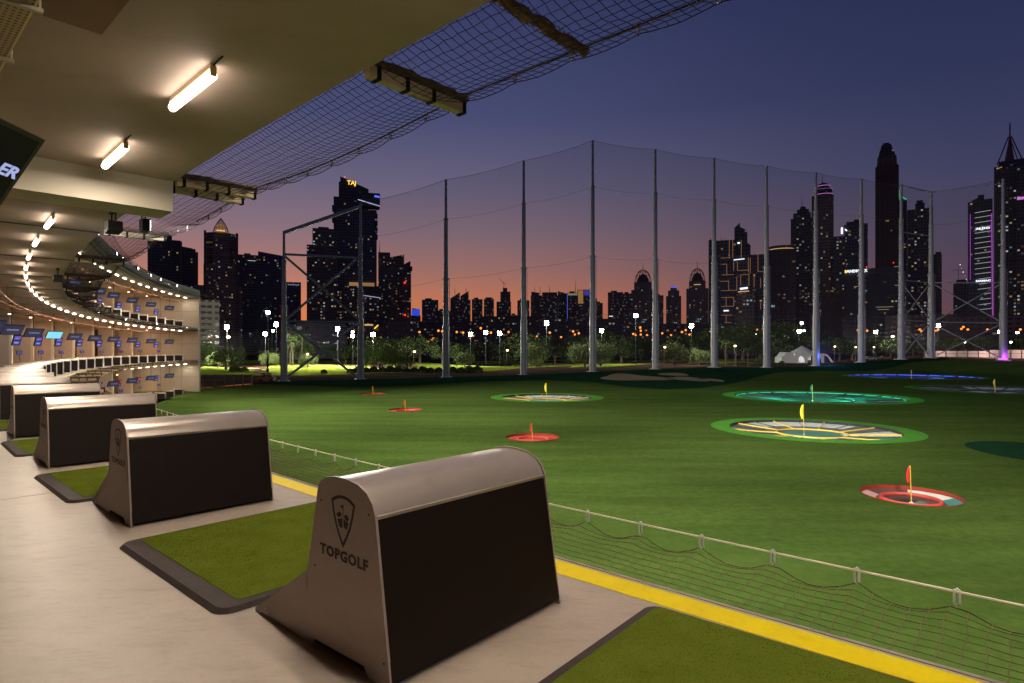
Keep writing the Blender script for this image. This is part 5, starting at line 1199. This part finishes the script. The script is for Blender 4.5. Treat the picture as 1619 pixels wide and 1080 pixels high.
for u, Y, v, wd in ((345, 215, 552, 1.2), (425, 222, 553, 1.15), (487, 214, 556, 1.3), (600, 200, 534, 1.25), (632, 205, 541, 1.3), (735, 212, 551, 1.3), (845, 205, 536, 1.35), (925, 204, 535, 1.3), (950, 212, 529, 1.2), (1065, 208, 535, 1.35), (1105, 214, 545, 1.2)):
    tree(TW[jj % 2], u, Y, v, wd, 'pale drooping tree'); jj += 1
tree(TRS[1], 357, 182, 552, 1.4, 'bright lit tree'); tree(TRS[2], 368, 184, 547, 1.3, 'bright lit tree')
for u, Y, v in ((459, 240, 523), (463, 238, 531), (478, 246, 521), (1148, 205, 532), (1163, 212, 536), (1183, 210, 545)): tree(PT, u, Y, v, .95, 'tall palm')
# low shrubs along the track
def make_bush():
    rr = random.Random(9); o = empty('shrub', (0, 0, 0)); mb = MB()
    for i in range(700):
        a = rr.uniform(0, 2*PI); e = rr.uniform(0, 1)*PI/2; r = rr.uniform(.6, 1.0); p_ = Vector((r*math.cos(a)*math.cos(e)*.6, r*math.sin(a)*math.cos(e)*.6, r*math.sin(e)*.9+.05)); n = Vector((rr.gauss(0, 1), rr.gauss(0, 1), rr.gauss(0, 1))).normalized(); x = n.orthogonal().normalized(); y = n.cross(x); s = rr.uniform(.05, .1)
        mb.add([p_-x*s, p_+y*s, p_+x*s, p_-y*s], [(0, 1, 2, 3)])
    mb.build('foliage', M_leafp, o, fix=False); mb = MB(); mb.tube([(0, 0, -.05), (.02, 0, .6)], [.05, .02], 5); mb.build('stem', M_bark, o); return o
BU = make_bush(); su = [372, 386, 512, 554, 566, 578, 591, 604, 617, 630, 643, 655, 668, 681, 694, 716, 729, 742, 755, 1189, 1201, 1224, 1236]
for i, u in enumerate(su):
    Y = (172 if u < 900 else 208); x = (u-CX)/F*Y; h = random.uniform(1.2, 2.2)
    o = put(BU, 'bu', (x, Y, zg(x, Y)), random.uniform(0, 6), '%s low shrub from the left along the track edge' % word(i+1), 'shrub', 'low shrubs beside the track'); o.scale = (h*1.4, h*1.4, h)

# ------------------------------------------------------------------ lamps beyond the range
def make_mast(heads, em, name):
    o = empty(name, (0, 0, 0)); mb = MB(); mb.tube([(0, 0, -.02), (0, 0, .98)], [.009, .006], 8); mb.build('post', M_fence, o, smooth=True)
    mb = MB(); mb.box(-.05*heads, .05*heads, -.012, .012, .965, .985); mb.build('crossarm', M_pole, o)
    for i in range(heads):
        x = (i-(heads-1)/2)*.085; mb = MB(); mb.box(x-.034, x+.034, -.02, .04, .975, 1.03); mb.build('housing', M_black, o); mb = MB(); mb.ball((x, -.045, 1.0), .036, 12, 8, .8); mb.build('lamp', em, o, smooth=True)
    return o
MS = make_mast(2, M_star, 'sports_light')
def make_cluster():
    o = empty('sports_light', (0, 0, 0)); mb = MB(); mb.tube([(0, 0, -.02), (0, 0, .96)], [.007, .005], 8); mb.build('post', M_fence, o, smooth=True)
    mb = MB(); mb.box(-.07, .07, .0, .04, .95, 1.05); mb.build('housing', M_black, o)
    for x in (-.034, .034):
        for z in (-.026, .026): mb = MB(); mb.ball((x, -.03, 1.0+z), .036, 12, 8, .75); mb.build('lamp', M_star, o, smooth=True)
    return o
MS1 = make_cluster()
def lamp(proto, key, u, v, Y, label, cat, group, power=0, col=(1, 1, .85), h=None):
    x = (u-CX)/F*Y; zt = EYE-(v-HV)*Y/F; zb = zg(x, Y); h = zt-zb
    o = put(proto, key, (x, Y, zb), 0, label, cat, group); o.scale = (h*.8 if h < 12 else 10, h*.8 if h < 12 else 10, h)
    if power:
        l = bpy.data.lights.new('lamp_light', 'POINT'); l.energy = power; l.color = col; l.shadow_soft_size = .5
        lo = bpy.data.objects.new('lamp_light', l); COL.objects.link(lo); lo.location = (x, Y-1.5, zt)
        lo.parent = o; lo.matrix_parent_inverse = (Matrix.Translation(o.location) @ Matrix.Diagonal((*o.scale, 1))).inverted()
SL = [(359, 517, 210, 60000, 'bright white sports light on a pole left of the braced frame'), (420, 528, 224, 22000, 'white sports light low behind the left pole of the braced frame'), (437, 513, 235, 15000, 'smaller white sports light just left of the braced frame post'), (424, 494, 250, 0, 'tall unlit looking two headed mast left of the braced frame'),
      (534, 520, 214, 50000, 'bright double sports light inside the braced frame'), (558, 531, 226, 15000, 'sports light low beside the right post of the braced frame'), (590, 529, 212, 14000, 'sports light just right of the braced frame'),
      (744, 528.5, 232, 9000, 'leftmost sports light right of the third pole'), (768, 526, 240, 8000, 'small middle sports light of three between third and fourth poles'), (790, 527, 226, 14000, 'sports light just left of the fourth pole'),
      (864, 511, 206, 12000, 'biggest white sports light between the fourth and fifth poles'), (951, 523, 222, 6000, 'sports light just right of the tallest pole'), (1005, 499, 218, 4000, 'tall two headed mast left of the sixth pole'),
      (1093, 515, 208, 12000, 'very bright sports light between the sixth and seventh poles'), (1263, 524, 250, 4000, 'sports light above the white marquee'), (1384, 525, 260, 8000, 'small sports light between tenth and eleventh poles'), (1483, 515, 240, 8000, 'small sports light just right of the twelfth pole'), (1580, 525, 200, 6000, 'bright sports light close to the rightmost pole')]
for i, (u, v, Y, p_, lb) in enumerate(SL):
    lamp(*((MS, 'ms0') if u in (424, 1005) else (MS1, 'ms1')), u, v, Y, lb, 'sports light', 'white sports lights beyond the range', p_)
def make_street(em):
    o = empty('street_lamp', (0, 0, 0)); mb = MB(); mb.tube([(0, 0, -.02), (0, 0, .95), (.05, 0, 1.0)], [.012, .007, .006], 6); mb.build('post', M_pole, o)
    mb = MB(); mb.ball((.05, 0, 1.0), .075, 8, 5, .55); mb.build('lamp', em, o); return o
S1 = make_street(M_glowst); S2 = make_street(M_wht); S3 = make_street(emis('warm_garden_light', (1, .62, .28), 12))
OU = [(662, 525), (692, 523), (698, 524), (721, 525), (731, 526), (747, 531), (759, 519), (775, 526), (803, 525), (848, 532), (868, 526), (886, 533), (905, 524), (908, 529), (914, 527), (1000, 528), (1004, 530), (1011, 518), (1012, 523), (1012, 529), (1022, 530), (1046, 527), (1060, 530), (1077, 525), (1083, 522), (1089, 529), (1116, 530), (1158, 525), (1169, 532), (1189, 529), (1196, 521), (1203, 520), (1253, 521), (1355, 522), (1370, 523), (1453, 521), (1456, 524), (1478, 523), (1482, 521), (1519, 520), (1522, 517), (1529, 521), (1560, 521), (1612, 521), (682, 537), (676, 540), (684, 535)]
for i, (u, v) in enumerate(sorted(OU)):
    lamp(S1, 's1', u, v, 380+(i*37 % 60), '%s orange street lamp from the left along the far road' % word(i+1) if i < 30 else 'orange street lamp %s from the right on the far road' % word(len(OU)-i), 'street lamp', 'orange street lamps on the far road')
WU = [(430, 523), (556, 525), (1122, 526), (1195, 528), (1207, 525), (1410, 532), (1475, 541), (1524, 541), (1597, 541), (1607, 526), (1269, 523), (1266, 511)]
for i, (u, v) in enumerate(sorted(WU)):
    lamp(S2, 's2', u, v, 300 if v < 540 else 190, '%s small white street lamp from the left' % word(i+1), 'street lamp', 'small white street lamps')
GU = [(359, 533, 190), (485, 560, 165), (654, 556, 180), (801, 554, 182), (932, 552, 190), (1050, 549, 195), (1161, 547, 200), (1319, 548, 215), (1381, 549, 215), (1352, 549, 230)]
for i, (u, v, Y) in enumerate(GU):
    lamp(S3, 's3', u, v, Y, '%s short warm path lamp from the left near the golf course edge' % word(i+1), 'path lamp', 'short path lamps', 250, (1, .6, .3))

# ------------------------------------------------------------------ marquee, hoarding, fence, lift machine, cars
c = at(1266, 571, 228); c.z = zg(c.x, c.y); o = empty('marquee', c, 0, 'white marquee with arched openings behind the ninth pole', 'tent'); k = 228/F
mb = MB()
mb.lathe([(23*k, 3.6), (8*k, 5.6), (1*k, 6.6)], 8, (14*k, 6, 0), cap=False); mb.build('roof', M_white, o)
mb = MB(); arch = [(-9*k, 0), (-9*k, 3.6), (37*k, 3.6), (37*k, 0)]
for x0, x1 in ((10, 34),):
    pass
pts = [(-9*k, 0), (-9*k, 3.7), (37*k, 3.7), (37*k, 0), (33*k, 0)]
pts += [((22+11*math.cos(PI*i/10))*k, 1.2+1.7*math.sin(PI*i/10)) for i in range(11)]+[(11*k, 0), (6*k, 0)]
pts += [((1+5*math.cos(PI*i/10))*k, 1.2+1.5*math.sin(PI*i/10)) for i in range(11)]+[(-4*k, 0)]
mb.ext(pts, (0, .15, 0)); mb.build('front_wall', M_white, o)
mb = MB(); mb.box(-9*k, 37*k, 10, 10.2, 0, 3.7); mb.build('rear_wall', M_white, o)
mb = MB(); mb.box(-30*k, -9*k, 0, 6, 0, 2.5); mb.ext([(-28*k, 2.5), (-8*k, 2.5), (-12*k, 4), (-22*k, 4.2)], (0, 6, 0)); mb.build('side_tent', M_white, o)
mb = MB(); mb.tube([((37+14*i/8)*k, 0, 3.4*math.cos(i/8*PI/2)) for i in range(9)], .35, 6); mb.build('arch_rib', M_white, o)
mb = MB(); mb.box(16*k, 24*k, 3, 5, 0, 1.1); mb.build('counter', M_tdark, o)
for x in (22*k, 1*k, -18*k):
    mb = MB(); mb.ball((x, 4 if x > -5 else -1, 2.7), .22, 8, 5); b_ = mb.build('lamp', emis('tent_lamp', (.9, .95, 1), 20), o)
    l = bpy.data.lights.new('tent_light', 'POINT'); l.energy = 900; l.color = (.85, .92, 1); lo = bpy.data.objects.new('tent_light', l); COL.objects.link(lo); lo.parent = b_; lo.location = (x, 3 if x > -5 else -2, 2.4)
Yh = 215; a_ = at(1461, 572, Yh); b_ = at(1700, 570, Yh); zb = zg(a_.x, Yh); o = empty('site_hoarding', (a_.x, Yh, zb), 0, 'long pale pink hoarding wall behind the right braced bays', 'hoarding')
L0 = b_.x-a_.x; zt0 = EYE-(555-HV)*Yh/F-zb
n = 14; sg = L0/n
for i in range(n):
    mb = MB(); mb.box(i*sg+.03, (i+1)*sg-.03, 0, .12, -1, zt0+(.35 if i > 5 else 0)); mb.build('panel', M_pink, o)
    mb = MB(); mb.box(i*sg-.06, i*sg+.06, -.35, -.12, -1, zt0+.4); mb.build('post', M_fence, o)
mb = MB(); mb.tube([(0, -.25, zt0*.6), (L0, -.25, zt0*.6)], .05, 4); mb.build('rail', M_fence, o)
for i, (x, pw) in enumerate(((L0*.12, 500), (L0*.4, 900), (L0*.66, 700), (L0*.9, 500))):
    lb = ['leftmost', 'second', 'third', 'rightmost'][i]
    ob = empty('wall_light', (a_.x+x, Yh-2.2, zb+.1), 0, '%s of four lamps lighting the pink hoarding' % lb, 'wall light', 'ground lamps at the hoarding'); mb = MB(); mb.lathe([(.15, 0), (.12, .25), (.2, .3)], 8); mb.build('body', M_black, ob)
    l = bpy.data.lights.new('wash', 'POINT'); l.energy = pw; l.color = (1, .72, .62); l.shadow_soft_size = .3; lo = bpy.data.objects.new('wash', l); COL.objects.link(lo); lo.parent = ob; lo.location = (0, -1.5, 1.6)
# black steel fence left of the first pole
pa = at(309, 612, 97); pb_ = at(398, 610, 104); o = empty('steel_fence', pa, 0, 'low black steel fence between the end wall and the first net pole', 'fence'); v_ = pb_-pa; v_.z = 0
zf = lambda t: zg(pa.x+v_.x*t, pa.y+v_.y*t+.01)-pa.z
for i in range(7):
    t = i/6; mb = MB(); p_ = v_*t; mb.box(p_.x-.09, p_.x+.09, p_.y-.09, p_.y+.09, zf(t)-.3, zf(t)+2.25); mb.build('post', M_fence, o)
for h in (.2, 2.15):
    mb = MB(); mb.tube([v_*(i/6)+Vector((0, 0, zf(i/6)+h)) for i in range(7)], .06, 4); mb.build('rail', M_fence, o)
mb = MB()
for i in range(100): t = i/99; p_ = v_*t; mb.tube([(p_.x, p_.y, zf(t)+.2), (p_.x, p_.y, zf(t)+2.15)], .012, 3, cap=False)
mb.build('mesh_infill', M_fence, o)
# small dark red lift machine
c = at(423, 606, 114); c.z = zg(c.x, 114); o = empty('scissor_lift', (c.x, 114, c.z), 0, 'small dark red work platform with an upright mast beside the first net pole', 'work platform')
M_lr = mat('machine_red', (.16, .02, .015), .5)
mb = MB(); mb.box(-1.4, 1.4, -.7, .7, .35, 1.1); mb.build('chassis', M_lr, o)
for x in (-1, 1):
    for y in (-.6, .6): mb = MB(); mb.tube([(x, y-.15, .35), (x, y+.15, .35)], .35, 12); mb.build('wheel', M_black, o)
for i in range(3):
    mb = MB(); mb.tube([(-1, -.5, 1.1+.25*i), (1, -.5, 1.35+.25*i)], .05, 4); mb.tube([(1, -.5, 1.1+.25*i), (-1, -.5, 1.35+.25*i)], .05, 4); mb.build('scissor_arm', M_black, o)
mb = MB(); mb.box(-1.3, 1.3, -.65, .65, 1.85, 1.95)
for x in (-1.3, 0, 1.3):
    for y in (-.65, .65): mb.tube([(x, y, 1.95), (x, y, 2.7)], .03, 4)
mb.tube([(-1.3, -.65, 2.7), (1.3, -.65, 2.7), (1.3, .65, 2.7), (-1.3, .65, 2.7)], .03, 4, closed=True); mb.build('platform', M_conc, o)
mb = MB(); mb.tube([(0, 0, 1.9), (0, 0, 4.2), (.1, 0, 5.6)], [.22, .16, .04], 6); mb.build('mast', M_black, o)
# parked cars near the right poles
def make_car(m):
    o = empty('parked_car', (0, 0, 0))
    mb = MB(); mb.ext([(-2.2, .35), (-2.15, .85), (-1.5, .95), (-.9, 1.42), (.7, 1.45), (1.3, .98), (2.1, .88), (2.25, .55), (2.2, .35)], (0, 1.7, 0), (0, -.85, 0)); mb.build('body', m, o)
    mb = MB(); mb.ext([(-1.35, .98), (-.85, 1.36), (.65, 1.38), (1.12, 1.0)], (0, 1.72, 0), (0, -.86, 0)); mb.build('window', M_black, o)
    for x in (-1.4, 1.4):
        for y in (-.8, .8): mb = MB(); mb.tube([(x, y-.1, .33), (x, y+.1, .33)], .33, 14); mb.build('wheel', M_black, o)
    for y in (-.6, .6): mb = MB(); mb.box(2.2, 2.26, y-.15, y+.15, .6, .75); mb.build('headlight', M_white, o)
    return o
for i, (u, v, Y, m, lb) in enumerate(((1374, 569.5, 212, mat('car_paint_white', (.45, .45, .45), .3), 'small white car parked right of the tenth pole'), (1398, 568, 220, mat('car_paint_brown', (.12, .06, .04), .3), 'dark brown car parked left of the eleventh pole'))):
    o = make_car(m); c = at(u, v, Y); o.location = (c.x, Y, zg(c.x, Y)); o.rotation_euler.z = .1; tag(o, lb, 'car', 'cars behind the net')
